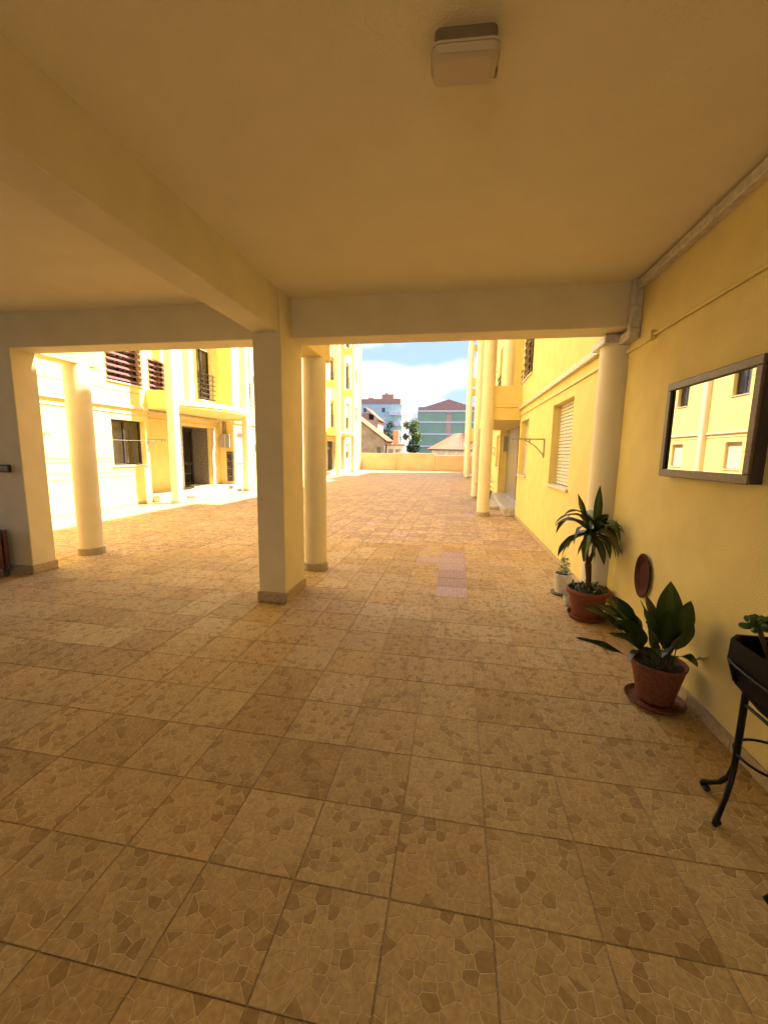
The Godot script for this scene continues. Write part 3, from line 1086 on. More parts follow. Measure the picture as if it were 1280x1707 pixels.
# ---------------------------------------------------------------- plants
func leaf(p0: Vector3, dir: Vector3, L: float, W: float, droop: float, twist := 0.0, fold := 0.25, c0 := Color(0.05, 0.1, 0.02), c1 := Color(0.07, 0.13, 0.03), stem := 0.0, curl := 0.0, segs := 10) -> MB:
	var mb := MB.new()
	var pos := p0
	var d := dir.normalized()
	var rows := []
	var step := L / segs
	for i in segs + 1:
		var t := float(i) / segs
		var sd := d.cross(Vector3.UP)
		if sd.length() < 0.05:
			sd = Vector3(dir.z, 0, -dir.x)
		if sd.length() < 0.01:
			sd = Vector3.RIGHT
		sd = sd.normalized().rotated(d, twist + curl * t)
		var up := sd.cross(d).normalized()
		var tt: float = clamp((t - stem) / (1.0 - stem), 0.0, 1.0)
		var w := W * pow(max(sin(PI * pow(tt, 0.75)), 0.0), 0.8)
		if t <= stem:
			w = 0.006
		w = max(w, 0.0015)
		var wob := sin(t * 17.0 + p0.x * 40.0) * 0.06 * w
		rows.append([pos + sd * w * 0.5 + up * (fold * w * 0.5 + wob), pos, pos - sd * w * 0.5 + up * (fold * w * 0.5 - wob), up, sd])
		pos += d * step
		d = (d + Vector3.DOWN * droop * step * (0.4 + 1.2 * t)).normalized()
	for i in segs:
		var a: Array = rows[i]
		var b: Array = rows[i + 1]
		for s in [0, 2]:
			var k := 1.0 if s == 0 else -1.0
			mb.col = c0 if s == 0 else c0.lerp(c1, 0.4)
			var na: Vector3 = (a[3] - a[4] * k * fold).normalized()
			var nb: Vector3 = (b[3] - b[4] * k * fold).normalized()
			var ma: Vector3 = a[1].lerp(a[s], 0.35)
			var mb_: Vector3 = b[1].lerp(b[s], 0.35)
			mb.col = c1
			mb.tri(a[1], ma, mb_, na, na, nb)
			mb.tri(a[1], mb_, b[1], na, nb, nb)
			mb.col = c0
			mb.tri(ma, a[s], b[s], na, na, nb)
			mb.tri(ma, b[s], mb_, na, nb, nb)
	return mb

func pot(t: Node3D, prof: Array, material: Material, sides := 36, saucer := [], sm: Material = null, soil_r := 0.1, soil_y := 0.2) -> void:
	var mb := MB.new()
	mb.lathe(Vector3.ZERO, prof, sides)
	part(t, "pot", mb, material)
	if saucer.size() > 0:
		mb = MB.new()
		mb.lathe(Vector3.ZERO, saucer, 36)
		part(t, "saucer", mb, sm)
	mb = MB.new()
	var q := 22
	for k in q:
		var a := TAU * k / q
		var b := TAU * (k + 1) / q
		var dn := 0.008
		mb.tri(Vector3(0, soil_y + 0.012, 0), Vector3(cos(a) * soil_r, soil_y - dn * absf(sin(a * 3.0)), sin(a) * soil_r), Vector3(cos(b) * soil_r, soil_y - dn * absf(sin(b * 3.0)), sin(b) * soil_r), Vector3.UP, Vector3.UP, Vector3.UP)
	part(t, "soil", mb, M.soil)

func V2(a: Array) -> Array:
	var o := []
	for e in a:
		o.append(Vector2(e[0], e[1]))
	return o

func make_plants() -> void:
	var g0 := Color(0.046, 0.080, 0.010)
	var g1 := Color(0.10, 0.14, 0.02)
	# dracaena in a big terracotta pot
	var t := thing("potted_dracaena", "tall dracaena with forked stem in a large terracotta pot by the wall column", "potted plant", Vector3(1.255, 0, -3.93))
	pot(t, V2([[0.0, 0.025], [0.115, 0.025], [0.125, 0.035], [0.165, 0.235], [0.168, 0.24], [0.186, 0.243], [0.190, 0.262], [0.186, 0.285], [0.172, 0.287], [0.165, 0.25], [0.0, 0.24]]), M.terracotta, 40,
		V2([[0.0, 0.002], [0.145, 0.002], [0.168, 0.045], [0.162, 0.047], [0.142, 0.014], [0.0, 0.012]]), M.terracotta, 0.168, 0.255)
	var mb := MB.new()
	var fk := Vector3(-0.02, 0.52, 0.0)
	mb.tube([Vector3(0.0, 0.24, 0), Vector3(-0.005, 0.38, 0.005), fk], [0.026, 0.024, 0.03], 10)
	part(t, "trunk", mb, M.bark)
	var a1 := Vector3(-0.045, 0.74, 0.02)
	var a2 := Vector3(0.02, 0.78, -0.01)
	for e in [a1, a2]:
		mb = MB.new()
		mb.tube([fk, fk.lerp(e, 0.4) + Vector3((e.x - fk.x) * 0.5, 0, 0), e, e + Vector3(0, 0.1, 0)], [0.022, 0.016, 0.016, 0.01], 8)
		part(t, "stem", mb, M.bark)
	rng.seed = 21
	# [head, azimuth deg (0 = +x, 90 = +z), elevation deg, length, width, droop]
	var lv := [[1, 100, 84, 0.40, 0.075, 0.1], [0, 195, 74, 0.40, 0.08, 0.25], [1, 60, 60, 0.20, 0.09, 4.0], [0, 95, 55, 0.2, 0.08, 5.0]]
	for k in 17:   # upper tier arches out, lower tier hangs
		lv.append([k % 2, k * 137.5 + 20.0, rng.randf_range(28, 58), rng.randf_range(0.36, 0.46), rng.randf_range(0.055, 0.075), rng.randf_range(5.0, 8.5)])
	for k in 17:
		lv.append([k % 2, k * 137.5 + 70.0, rng.randf_range(-25, 18), rng.randf_range(0.28, 0.38), rng.randf_range(0.06, 0.08), rng.randf_range(5.5, 9.0)])
	for e in lv:
		var az := deg_to_rad(e[1])
		var el := deg_to_rad(e[2])
		var d := Vector3(cos(az) * cos(el), sin(el), sin(az) * cos(el))
		var hp: Vector3 = (a2 if e[0] == 1 else a1) + Vector3(0, rng.randf_range(0.0, 0.1), 0)
		var f := rng.randf_range(0.75, 1.25)
		var L: float = e[3]
		if d.x > 0.4:
			L = min(L, 0.36)
		part(t, "leaf", leaf(hp, d, L, e[4], e[5], rng.randf_range(-0.5, 0.5), 0.35, (g0 if rng.randf() > 0.12 else Color(0.14, 0.075, 0.022)) * f, (g1 if rng.randf() > 0.1 else Color(0.16, 0.11, 0.03)) * f, 0.04, rng.randf_range(-1.1, 1.1), 12), M.leaf)
	mb = MB.new()
	for k in 120:
		var a := rng.randf() * TAU
		var r := sqrt(rng.randf()) * 0.165
		var at := Vector3(cos(a) * r, 0.262 + rng.randf_range(0, 0.03), sin(a) * r)
		var d := Vector3(rng.randf_range(-1, 1), rng.randf_range(0.3, 1.2), rng.randf_range(-1, 1))
		var f := rng.randf_range(0.7, 1.5)
		var l := leaf(at, d, rng.randf_range(0.03, 0.055), 0.022, 12.0, 0.0, 0.2, Color(0.03, 0.075, 0.012) * f, Color(0.04, 0.09, 0.016) * f, 0.2, 0.0, 3)
		mb.v.append_array(l.v); mb.n.append_array(l.n); mb.c.append_array(l.c)
	part(t, "ground_cover", mb, M.leaf).set_meta("kind", "stuff")

	# aspidistra in a clay pot
	t = thing("potted_aspidistra", "broad-leaved plant in a clay pot on a wide saucer in front of the yellow wall", "potted plant", Vector3(1.268, 0, -2.60))
	pot(t, V2([[0.0, 0.018], [0.088, 0.018], [0.096, 0.024], [0.142, 0.235], [0.150, 0.255], [0.152, 0.268], [0.143, 0.27], [0.138, 0.24], [0.0, 0.23]]), M.clay, 40,
		V2([[0.0, 0.002], [0.14, 0.002], [0.166, 0.026], [0.161, 0.03], [0.138, 0.012], [0.0, 0.011]]), M.clay, 0.138, 0.245)
	rng.seed = 5
	# [azimuth, elevation, length, width, droop, start azimuth]
	var av := [
		[150, 84, 0.56, 0.115, 0.2, 60], [100, 80, 0.44, 0.125, 0.6, 50], [185, 52, 0.52, 0.10, 1.6, 180], [205, 62, 0.46, 0.095, 3.0, 200],
		[225, 48, 0.5, 0.085, 2.0, 220], [165, 66, 0.42, 0.10, 3.8, 160], [150, 44, 0.50, 0.095, 1.4, 170], [178, 20, 0.46, 0.065, 0.3, 180], [25, 34, 0.40, 0.08, 0.1, 20],
		[115, 62, 0.38, 0.11, 5.0, 110], [135, 74, 0.40, 0.10, 3.6, 130], [245, 60, 0.46, 0.095, 2.6, 230], [270, 66, 0.44, 0.10, 1.8, 270], [310, 72, 0.42, 0.10, 1.6, 300], [195, 72, 0.36, 0.09, 5.0, 190],
		[80, 58, 0.34, 0.09, 5.2, 100], [140, 55, 0.36, 0.10, 6.0, 140],
		[70, 82, 0.46, 0.12, 0.5, 30], [170, 76, 0.46, 0.11, 1.6, 120], [190, 66, 0.48, 0.11, 2.2, 150], [125, 82, 0.40, 0.11, 1.4, 90], [210, 70, 0.44, 0.10, 2.4, 210], [90, 72, 0.36, 0.11, 2.6, 70]]
	for e in av:
		var az := deg_to_rad(e[0])
		var el := deg_to_rad(e[1])
		var sa := deg_to_rad(e[5])
		var p0 := Vector3(cos(sa), 0, sin(sa)) * rng.randf_range(0.02, 0.085) + Vector3(0, 0.24, 0)
		var d := Vector3(cos(az) * cos(el), sin(el), sin(az) * cos(el))
		var f := rng.randf_range(0.7, 1.35)
		var L: float = e[2]
		part(t, "leaf", leaf(p0, d, L, e[3] * (1.25 if e[0] > 140 else 1.1), e[4], rng.randf_range(-0.3, 0.3), 0.3, Color(0.042, 0.070, 0.009) * f, Color(0.07, 0.10, 0.013) * f, 0.34, rng.randf_range(-1.0, 1.0), 15), M.leaf)
	for k in 14:
		var a := rng.randf() * TAU
		var r := rng.randf_range(0.02, 0.11)
		var at := Vector3(cos(a) * r, 0.235, sin(a) * r)
		mb = MB.new()
		mb.tube([at, at + Vector3(rng.randf_range(-0.03, 0.03), rng.randf_range(0.04, 0.12), rng.randf_range(-0.03, 0.03))], [0.004, 0.003], 5)
		part(t, "dry_stalk", mb, M.bark)

	# white octagonal pot with a small leafy plant
	t = thing("potted_seedling", "small leafy plant in a white octagonal pot on a dark saucer behind the dracaena", "potted plant", Vector3(1.205, 0, -4.60))
	pot(t, V2([[0.0, 0.02], [0.082, 0.02], [0.098, 0.215], [0.103, 0.218], [0.103, 0.232], [0.094, 0.232], [0.09, 0.2], [0.0, 0.19]]), M.white, 8,
		V2([[0.0, 0.002], [0.11, 0.002], [0.122, 0.018], [0.118, 0.02], [0.105, 0.012], [0.0, 0.011]]), M.mirror_frame, 0.085, 0.21)
	for k in 3:
		mb = MB.new()
		var top := Vector3(rng.randf_range(-0.05, 0.03), rng.randf_range(0.34, 0.42), rng.randf_range(-0.03, 0.03))
		mb.tube([Vector3(top.x * 0.3, 0.2, 0), top], [0.005, 0.003], 5)
		part(t, "stem", mb, M.leaf)
		for i in 11:
			var p := Vector3(top.x * 0.3, 0.22, 0).lerp(top, i / 10.0)
			var a := rng.randf() * TAU
			var f := rng.randf_range(0.8, 1.4)
			part(t, "leaf", leaf(p, Vector3(cos(a), 0.5, sin(a)), rng.randf_range(0.05, 0.085), 0.042, 7.0, 0.0, 0.15, Color(0.10, 0.19, 0.025) * f, Color(0.13, 0.23, 0.035) * f, 0.15, 0.0, 5), M.leaf)
	mb = MB.new()
	mb.tube([Vector3(0, 0.4, 0), Vector3(-0.005, 0.52, 0.0)], [0.002], 4)
	for k in 10:
		mb.tube([Vector3(-0.005, 0.51, 0), Vector3(-0.005 + rng.randf_range(-0.03, 0.03), 0.53 + rng.randf_range(0, 0.012), rng.randf_range(-0.03, 0.03))], [0.002, 0.005], 4)
	part(t, "flower_head", mb, M.pale)
	# small white cup beside the big pot
	t = thing("small_cup", "small white cup on the floor between the octagonal pot and the terracotta pot", "cup", Vector3(1.16, 0, -4.22))
	mb = MB.new()
	mb.lathe(Vector3.ZERO, V2([[0.0, 0.001], [0.03, 0.001], [0.042, 0.1], [0.045, 0.102], [0.04, 0.102], [0.028, 0.01], [0.0, 0.008]]), 20)
	part(t, "body", mb, M.white)

	# wrought-iron stand and the black trough on it
	t = thing("plant_stand", "black wrought-iron plant stand with scrolled feet at the right edge", "plant stand", Vector3(1.26, 0, -1.55))
	var posts := [Vector3(-0.05, 0, -0.24), Vector3(-0.05, 0, 0.26), Vector3(0.14, 0, -0.24), Vector3(0.14, 0, 0.26)]
	for i in 2:
		var p: Vector3 = posts[i]
		mb = MB.new()
		mb.tube([p + Vector3(0, 0.58, 0), p + Vector3(0, 0.25, 0)], [0.013], 10)
		part(t, "post", mb, M.dark_metal)
		var sgn := 1.0 if i == 0 else -1.0
		for e in [[Vector3(-0.105, 0, 0.10 * sgn)], [Vector3(-0.035, 0, -0.115 * sgn)]]:
			var o: Vector3 = e[0]
			mb = MB.new()
			var first: bool = o.x < 0.0
			var pts := [p + Vector3(0, 0.27, 0), p + o * 0.02 + Vector3(0, 0.21, 0), p + o * 0.14 + Vector3(0, 0.15, 0), p + o * 0.42 + Vector3(0, 0.095, 0), p + o * 0.78 + Vector3(0, 0.055, 0), p + o * 1.0 + Vector3(0, 0.036, 0), p + o * 1.06 + Vector3(0, 0.02, 0), p + o + Vector3(0, 0.011, 0)]
			if not first:
				pts = [p + Vector3(0, 0.26, 0), p + o * 0.2 + Vector3(0, 0.17, 0), p + o * 0.55 + Vector3(0, 0.125, 0), p + o * 0.9 + Vector3(0, 0.115, 0), p + o * 1.12 + Vector3(0, 0.1, 0), p + o * 1.18 + Vector3(0, 0.06, 0), p + o * 1.1 + Vector3(0, 0.025, 0), p + o + Vector3(0, 0.012, 0)]
			mb.tube(pts, [0.012, 0.012, 0.011, 0.0105, 0.011, 0.012, 0.011, 0.009], 8)
			mb.lathe(p + o * 0.86 + Vector3(0, 0.016, 0), V2([[0.0, -0.0155], [0.010, -0.012], [0.0155, 0.0], [0.010, 0.012], [0.0, 0.0155]]), 10)
			part(t, "foot", mb, M.dark_metal)
	mb = MB.new()
	var ring := []
	for k in 33:
		var a := TAU * k / 32
		ring.append(Vector3(0.075 + cos(a) * 0.13, 0.275, -0.215 + sin(a) * 0.13))
	mb.tube(ring, [0.006], 6, false)
	part(t, "brace_ring", mb, M.dark_metal)
	mb = MB.new()
	ring = []
	for k in 33:
		var a := TAU * k / 32
		ring.append(Vector3(0.04 + signf(cos(a)) * pow(absf(cos(a)), 0.5) * 0.165, 0.672, signf(sin(a)) * pow(absf(sin(a)), 0.5) * 0.345))
	mb.tube(ring, [0.006], 6, false)
	part(t, "cradle_ring", mb, M.dark_metal)
	for i in 2:
		mb = MB.new()
		mb.tube([posts[i] + Vector3(0, 0.56, 0), posts[i] + Vector3(-0.05, 0.6, 0), posts[i] + Vector3(-0.072, 0.67, 0)], [0.007], 6)
		part(t, "cradle_arm", mb, M.dark_metal)
	mb = MB.new()
	mb.tube([posts[0] + Vector3(0, 0.5, 0), posts[1] + Vector3(0, 0.5, 0)], [0.007], 6)
	part(t, "cross_bar", mb, M.dark_metal)
	t = thing("planter_trough", "black tapered planter trough with a pale green rosette succulent on the iron stand", "planter", Vector3(1.30, 0.49, -1.55))
	mb = MB.new()
	var ringof := func(hx: float, hz: float, cut: float, y: float) -> Array:
		var o := []
		for e in [[1, 1], [-1, 1], [-1, -1], [1, -1]]:
			var p := Vector3(e[0] * (hx - cut), y, e[1] * hz)
			var q := Vector3(e[0] * hx, y, e[1] * (hz - cut))
			if e[0] * e[1] > 0:
				o.append(q); o.append(p)
			else:
				o.append(p); o.append(q)
		return o
	var rings := [ringof.call(0.07, 0.22, 0.03, 0.012), ringof.call(0.13, 0.30, 0.05, 0.09), ringof.call(0.148, 0.335, 0.05, 0.18), ringof.call(0.146, 0.333, 0.05, 0.27), ringof.call(0.136, 0.323, 0.05, 0.27), ringof.call(0.128, 0.31, 0.05, 0.17)]
	for i in rings.size() - 1:
		for k in 8:
			var l := (k + 1) % 8
			var cm: Vector3 = (rings[i][k] + rings[i][l]) * 0.5 * Vector3(1, 0, 1)
			mb.quad(rings[i][k], rings[i][l], rings[i + 1][l], rings[i + 1][k], cm if i < 3 else (Vector3.UP if i == 3 else -cm))
	for k in range(1, 7):
		mb.tri(rings[0][0], rings[0][k], rings[0][k + 1], Vector3.DOWN, Vector3.DOWN, Vector3.DOWN)
	part(t, "body", mb, M.plastic_black)
	mb = MB.new()
	for k in range(1, 7):
		mb.tri(rings[5][0], rings[5][k], rings[5][k + 1], Vector3.UP, Vector3.UP, Vector3.UP)
	part(t, "soil", mb, M.soil)
	mb = MB.new()
	mb.box(Vector3(-0.012, 0.172, -0.3), Vector3(0.012, 0.268, 0.3))
	part(t, "divider", mb, M.plastic_black)
	rng.seed = 8
	for hd in [[Vector3(-0.105, 0.35, -0.20), 0.07], [Vector3(-0.02, 0.33, -0.06), 0.06], [Vector3(-0.085, 0.36, 0.1), 0.06]]:
		var at: Vector3 = hd[0]
		mb = MB.new()
		mb.tube([Vector3(at.x + 0.03, 0.17, at.z + 0.03), Vector3(at.x + 0.035, 0.25, at.z + 0.01), at], [0.008, 0.007, 0.01], 7)
		var ro := part(t, "rosette", mb, M.bark)
		for k in 19:
			var el: float = [0.15, 0.55, 1.0, 1.35][min(k / 6, 3)]
			var az := k * 2.4
			var d := Vector3(cos(az) * cos(el), sin(el), sin(az) * cos(el))
			var L: float = hd[1] * (1.0 - 0.15 * el)
			mb = MB.new()
			mb.col = Color(0.10, 0.19, 0.045) * rng.randf_range(0.75, 1.25)
			mb.tube([at, at + d * L * 0.35, at + d * L * 0.72, at + d * L * 0.93, at + d * L], [0.004, 0.008, 0.0135, 0.010, 0.002], 7)
			part(ro, "leaf", mb, M.leaf)

	# far pot by the right-hand entrance
	t = thing("potted_yucca", "spiky yucca in a pot beside the entrance platform far along the right wing", "potted plant", Vector3(1.0, 0, -13.7))
	pot(t, V2([[0.0, 0.002], [0.13, 0.002], [0.19, 0.3], [0.2, 0.34], [0.185, 0.34], [0.17, 0.28], [0.0, 0.28]]), M.tan, 24, [], null, 0.18, 0.3)
	mb = MB.new()
	mb.tube([Vector3(0, 0.28, 0), Vector3(0.01, 0.6, 0)], [0.03, 0.025], 8)
	part(t, "trunk", mb, M.bark)
	for k in 46:
		var az := rng.randf() * TAU
		var el := rng.randf_range(-0.2, 1.4)
		var f := rng.randf_range(0.8, 1.4)
		part(t, "leaf", leaf(Vector3(0.01, 0.6 + rng.randf_range(-0.08, 0.04), 0), Vector3(cos(az) * cos(el), sin(el), sin(az) * cos(el)), rng.randf_range(0.32, 0.5), 0.035, 1.5, 0.0, 0.3, Color(0.05, 0.10, 0.015) * f, Color(0.08, 0.14, 0.02) * f, 0.0, 0.0, 6), M.leaf)
	t = thing("door_mat", "dark door mat on the floor by the right-hand entrance platform", "mat", Vector3(0.92, 0.001, -12.2))
	mb = MB.new()
	mb.cbox(Vector3(-0.2, 0, -0.5), Vector3(0.2, 0.014, 0.5), 0.004)
	part(t, "pad", mb, M.plastic_black)

# ---------------------------------------------------------------- beyond the courtyard
func bx(parent: Node, called: String, lo: Vector3, hi: Vector3, m: Material, bev := 0.02) -> MeshInstance3D:
	var mb := MB.new()
	mb.cbox(lo, hi, bev)
	return part(parent, called, mb, m)

# tiled roof plane: a, b along the eave, c, d along the ridge (c over b, d over a)
func roof_plane(parent: Node, a: Vector3, b: Vector3, c: Vector3, d: Vector3, m: Material) -> MeshInstance3D:
	var mb := MB.new()
	var nn := (b - a).cross(d - a).normalized()
	if nn.y < 0:
		nn = -nn
	var n := int(max(6.0, a.distance_to(b) / 0.22))
	for i in n:
		var t0 := float(i) / n
		var t1 := (i + 0.5) / n
		var t2 := (i + 1.0) / n
		var q := []
		for t in [t0, t1, t2]:
			var hump := nn * (0.07 if t == t1 else 0.0)
			q.append([a.lerp(b, t) + hump, d.lerp(c, t) + hump])
		mb.quad(q[0][0], q[1][0], q[1][1], q[0][1], nn)
		mb.quad(q[1][0], q[2][0], q[2][1], q[1][1], nn)
	mb.quad(a - nn * 0.1, b - nn * 0.1, c - nn * 0.1, d - nn * 0.1, -nn)
	return part(parent, "roof", mb, m)

func tree(at: Vector3, h: float, r: float, label: String, cols: Array, seed_: int, n := 2600) -> void:
	var t := thing("tree", label, "tree", at, 0, "trees beyond the courtyard wall")
	var rr := RandomNumberGenerator.new()
	rr.seed = seed_
	var mb := MB.new()
	mb.tube([Vector3.ZERO, Vector3(0.05, h * 0.3, 0), Vector3(-0.05, h * 0.6, 0.05), Vector3(0, h * 0.85, 0)], [0.2, 0.15, 0.09, 0.03], 8)
	for k in 7:
		var a := rr.randf() * TAU
		var y := h * rr.randf_range(0.3, 0.6)
		mb.tube([Vector3(0, y, 0), Vector3(cos(a) * r * 0.4, y + h * 0.1, sin(a) * r * 0.4), Vector3(cos(a) * r * 0.75, y + h * 0.2, sin(a) * r * 0.75)], [0.07, 0.05, 0.02], 6)
	part(t, "trunk", mb, M.bark)
	mb = MB.new()
	var lobes := []
	for k in 13:
		var a := rr.randf() * TAU
		var q := rr.randf_range(0.2, 0.75) * r
		lobes.append([Vector3(cos(a) * q, h * rr.randf_range(0.42, 0.92), sin(a) * q), r * rr.randf_range(0.28, 0.48)])
	for k in n:
		var l: Array = lobes[rr.randi() % lobes.size()]
		var d := Vector3(rr.randfn(), rr.randfn() * 0.8, rr.randfn()).normalized() * pow(rr.randf(), 0.45)
		var p: Vector3 = l[0] + d * float(l[1])
		var s := rr.randf_range(0.10, 0.2)
		var u := Vector3(rr.randfn(), rr.randfn(), rr.randfn()).normalized()
		var w := u.cross(Vector3(rr.randfn(), rr.randfn(), rr.randfn())).normalized()
		var f := rr.randf_range(0.7, 1.3)
		var c: Color = cols[rr.randi() % cols.size()]
		mb.col = Color(c.r * f, c.g * f, c.b * f)
		mb.quad(p - u * s, p + w * s * 0.6, p + u * s, p - w * s * 0.6, u.cross(w))
	part(t, "crown", mb, M.crown)

func make_beyond() -> void:
	var g := structure("ground")
	var mb := MB.new()
	mb.quad(Vector3(-400, -0.06, 400), Vector3(400, -0.06, 400), Vector3(400, -0.06, -500), Vector3(-400, -0.06, -500), Vector3.UP)
	part(g, "asphalt", mb, M.asphalt)
	var pv := structure("pavement")
	mb = MB.new()
	mb.quad(Vector3(-60, -0.03, -4.2), Vector3(60, -0.03, -4.2), Vector3(60, -0.03, 14.0), Vector3(-60, -0.03, 14.0), Vector3.UP)
	part(pv, "paving", mb, M.paving)
	var op := thing("street_building", "pale sunlit apartment front across the street behind the passage", "building", Vector3(-3.5, 0, 14))
	bx(op, "wall", Vector3(-30, -0.05, 0), Vector3(30, 12, 8), M.pale)
	for k in 4:
		for i in 12:
			bx(op, "window", Vector3(-27.0 + i * 4.6, 0.9 + 2.9 * k, -0.05), Vector3(-25.6 + i * 4.6, 2.2 + 2.9 * k, -0.001), M.dark_glass)
	# boundary wall
	var w := thing("boundary_wall", "low tan rendered wall closing the far end of the courtyard", "wall", Vector3(-3.5, 0, -36.2))
	for k in 3:
		var x0 := -5.05 + k * 3.37
		bx(w, "wall_panel", Vector3(x0, -0.05, -0.1), Vector3(x0 + 3.36, 1.5 + [0.0, 0.06, -0.1][k], 0.1), M.wall_tan)
	# white house with a red hipped roof
	var h := thing("tiled_house", "low white house with a bright red hipped tile roof just behind the far wall", "house", Vector3(0.6, 0, -48))
	bx(h, "wall", Vector3(-3.3, -0.05, -3), Vector3(3.3, 2.05, 2.2), M.pale)
	var e0 := [Vector3(-3.7, 2.0, 2.6), Vector3(3.7, 2.0, 2.6), Vector3(3.7, 2.0, -3.4), Vector3(-3.7, 2.0, -3.4)]
	var rd := [Vector3(-0.7, 3.85, -0.4), Vector3(0.7, 3.85, -0.4)]
	roof_plane(h, e0[0], e0[1], rd[1], rd[0], M.roof)
	roof_plane(h, e0[1], e0[2], rd[1] + Vector3(0, 0, -0.01), rd[1], M.roof)
	roof_plane(h, e0[2], e0[3], rd[0], rd[1], M.roof)
	roof_plane(h, e0[3], e0[0], rd[0], rd[0] + Vector3(0, 0, -0.01), M.roof)
	bx(h, "chimney", Vector3(1.5, 2.6, 0.2), Vector3(1.85, 3.6, 0.55), M.brown)
	# grey gable house
	h = thing("grey_house", "old grey-plastered house with a sloping red tile roof left behind the far wall", "house", Vector3(-9.6, 0, -42))
	mb = MB.new()
	var pz := 1.0
	mb.quad(Vector3(-3.5, -0.05, pz), Vector3(2.45, -0.05, pz), Vector3(2.45, 2.75, pz), Vector3(-3.5, 2.75, pz), Vector3.BACK)
	mb.quad(Vector3(-3.5, 2.75, pz), Vector3(2.45, 2.75, pz), Vector3(0.0, 4.75, pz), Vector3(-3.5, 6.6, pz), Vector3.BACK)
	mb.quad(Vector3(2.45, -0.05, pz), Vector3(2.45, -0.05, -6), Vector3(2.45, 2.75, -6), Vector3(2.45, 2.75, pz), Vector3.RIGHT)
	part(h, "wall", mb, M.plaster_grey)
	roof_plane(h, Vector3(2.75, 2.7, 1.25), Vector3(2.75, 2.7, -3.65), Vector3(-3.5, 7.3, -3.65), Vector3(-3.5, 7.3, 1.25), M.roof)
	bx(h, "window", Vector3(1.7, 1.2, 1.001), Vector3(2.05, 2.1, 1.05), M.dark_glass)
	bx(h, "chimney", Vector3(2.9, 1.6, -2.2), Vector3(3.5, 3.9, -1.7), M.peach)
	# shed beside it
	h = thing("shed", "small pale lean-to shed beside the grey house behind the far wall", "shed", Vector3(-6.2, 0, -42.5))
	bx(h, "wall", Vector3(-0.85, -0.05, -1.5), Vector3(0.9, 2.3, 1.0), M.pale)
	bx(h, "roof", Vector3(-0.95, 2.31, -1.6), Vector3(1.0, 2.45, 1.1), M.brown)
	for x in [-0.6, 0.1]:
		bx(h, "door", Vector3(x, 0.0, 1.002), Vector3(x + 0.45, 1.95, 1.03), M.plaster_grey)
	# peach house
	h = thing("peach_house", "two-storey peach house with a small tiled gable left of the trees", "house", Vector3(-13.3, 0, -57))
	bx(h, "wall", Vector3(-4, -0.05, -3), Vector3(2.6, 6.0, 1), M.peach)
	bx(h, "wall", Vector3(-4, 6.0, -2.5), Vector3(1.3, 6.9, 1.05), M.brown)
	roof_plane(h, Vector3(2.9, 5.9, 1.3), Vector3(2.9, 5.9, -3.2), Vector3(0.9, 7.6, -3.2), Vector3(0.9, 7.6, 1.3), M.roof)
	bx(h, "window", Vector3(-0.6, 3.6, 1.001), Vector3(0.9, 5.4, 1.06), M.plaster_grey)
	bx(h, "window", Vector3(1.9, 4.0, 1.001), Vector3(2.15, 4.9, 1.06), M.dark_glass)
	# green apartment block with a gable end
	h = thing("green_block", "green apartment block with white bands, a brick-coloured gable and one vertical stripe", "building", Vector3(-1.8, 0, -82))
	bx(h, "wall", Vector3(-5.8, -0.05, -16), Vector3(5.8, 9.4, 2.0), M.green)
	mb = MB.new()
	var gp := [Vector3(-5.8, 9.7, 2), Vector3(5.8, 9.7, 2), Vector3(5.8, 10.35, 2), Vector3(4.5, 10.35, 2), Vector3(0, 11.75, 2), Vector3(-4.5, 10.35, 2), Vector3(-5.8, 10.35, 2)]
	for k in range(1, 6):
		mb.tri(gp[0], gp[k], gp[k + 1], Vector3.BACK, Vector3.BACK, Vector3.BACK)
	for k in range(2, 6):
		mb.quad(gp[k], gp[k + 1], gp[k + 1] + Vector3(0, 0, -18), gp[k] + Vector3(0, 0, -18), Vector3.UP)
	mb.quad(gp[6], gp[0], gp[0] + Vector3(0, 0, -18), gp[6] + Vector3(0, 0, -18), Vector3.LEFT)
	part(h, "gable", mb, M.brown)
	for y in [9.41, 7.35, 5.1, 2.8]:
		bx(h, "band", Vector3(-5.9, y, -16.1), Vector3(5.9, y + 0.3, 2.1), M.pale)
	for e in [[7.66, 9.40], [5.41, 7.34], [3.11, 5.09]]:
		bx(h, "stripe", Vector3(-0.35, e[0], 2.001), Vector3(0.55, e[1], 2.04), M.peach)
	bx(h, "vent", Vector3(-0.35, 8.9, 2.041), Vector3(0.5, 9.3, 2.1), M.plaster_grey)
	# teal apartment block
	h = thing("teal_block", "pale teal apartment block with white balconies and a brown attic far behind", "building", Vector3(-22, 0, -112))
	bx(h, "wall", Vector3(-12, -0.05, -14), Vector3(7.3, 14.4, 2.0), M.teal)
	bx(h, "attic", Vector3(-12, 14.41, -14), Vector3(6.9, 15.9, 1.8), M.brown)
	bx(h, "penthouse", Vector3(1.6, 15.91, -6), Vector3(4.9, 17.2, 1.0), M.brown)
	bx(h, "chimney", Vector3(2.2, 17.21, -2), Vector3(2.9, 17.9, -1.2), M.brown)
	bx(h, "chimney", Vector3(-2.6, 15.91, -2), Vector3(-1.0, 16.7, -1), M.brown)
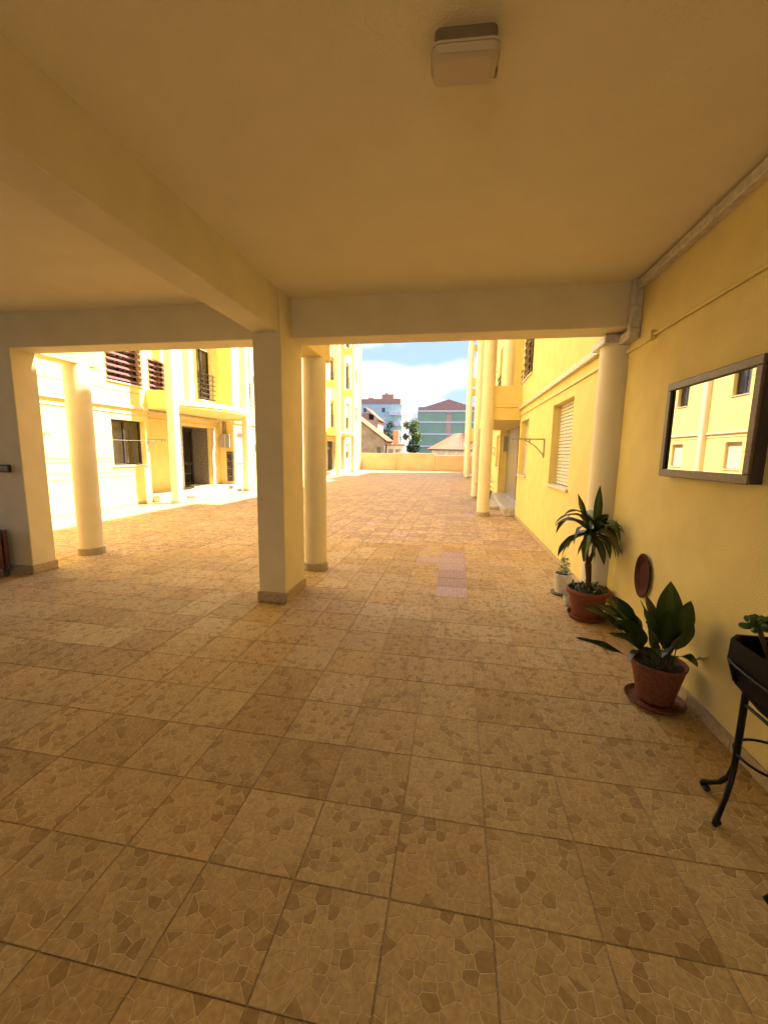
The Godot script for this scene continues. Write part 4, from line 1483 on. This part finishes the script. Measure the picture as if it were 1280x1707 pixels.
	for k in 5:
		var y := 0.5 + 2.75 * k
		bx(h, "balcony", Vector3(4.2, y, 2.001), Vector3(7.4, y + 1.0, 3.2), M.pale)
		for x in [-7.0, -3.2, 1.8]:
			var wn := bx(h, "window", Vector3(x, y + 0.7, 2.001), Vector3(x + 1.2, y + 2.1, 2.08), M.pale)
			bx(wn, "pane", Vector3(x + 0.15, y + 0.8, 2.081), Vector3(x + 1.05, y + (1.5 if (k + int(x)) % 2 == 0 else 2.0), 2.11), M.dark_glass)
		bx(h, "side_balcony", Vector3(7.301, y, -4), Vector3(8.4, y + 1.0, -0.5), M.pale)
		bx(h, "side_balcony", Vector3(7.301, y, -10), Vector3(8.6, y + 1.0, -6.0), M.pale)
	bx(h, "side_wall", Vector3(7.302, -0.05, -14), Vector3(7.45, 14.3, 1.9), M.pale)
	h = thing("pale_block", "pale distant block between the teal building and the green building", "building", Vector3(-12.5, 0, -140))
	bx(h, "wall", Vector3(-4, -0.05, -6), Vector3(4.5, 13.4, 2), M.pale)
	bx(h, "attic", Vector3(-2.5, 13.41, -5), Vector3(0.0, 15.0, 1), M.pale)
	for k in 4:
		for x in [-2.6, 0.0, 2.4]:
			bx(h, "window", Vector3(x, 2.0 + 2.9 * k, 2.001), Vector3(x + 1.2, 3.3 + 2.9 * k, 2.05), M.dark_glass)
	tree(Vector3(-10.6, 0, -62), 6.4, 1.9, "dark green tree in front of the teal block, left of the grey shed", [Color(0.035, 0.075, 0.02), Color(0.05, 0.09, 0.025)], 31)
	tree(Vector3(-7.6, 0, -72), 7.6, 1.9, "bright green tree standing against the left edge of the green block", [Color(0.13, 0.20, 0.03), Color(0.10, 0.16, 0.03), Color(0.17, 0.22, 0.04)], 32, 3000)
	tree(Vector3(-7.0, 0, -66), 3.6, 1.6, "low dark bushy tree below the bright green one", [Color(0.03, 0.06, 0.015), Color(0.045, 0.08, 0.02)], 33)

# ---------------------------------------------------------------- scene
func _ready() -> void:
	cam = Camera3D.new()
	cam.name = "camera"
	add_child(cam)
	cam.position = Vector3(0, 1.5, 0)
	cam.rotation_degrees = Vector3(-8.2018, 9.8253, 0.9033)
	cam.fov = 102.908
	cam.near = 0.05
	cam.far = 1500.0
	cam.current = true

	var we := WorldEnvironment.new()
	we.name = "world_environment"
	var env := Environment.new()
	env.background_mode = Environment.BG_SKY
	env.sky = make_sky()
	env.background_energy_multiplier = 1.0
	env.tonemap_mode = Environment.TONE_MAPPER_LINEAR
	env.tonemap_exposure = 14.3
	env.sdfgi_enabled = true
	env.ssao_enabled = true
	env.ssil_enabled = true
	we.environment = env
	add_child(we)

	var sun := DirectionalLight3D.new()
	sun.name = "sun"
	add_child(sun)
	sun.look_at_from_position(Vector3(1.0, 1.6, -0.6) * 30.0, Vector3.ZERO)
	sun.light_energy = 0.6
	sun.light_color = Color(1.0, 0.95, 0.87)
	sun.light_angular_distance = 0.5
	sun.shadow_enabled = true

	make_materials()
	make_floor()
	make_passage()
	wing(true)
	wing(false)
	make_beyond()
	make_fittings()
	make_plants()
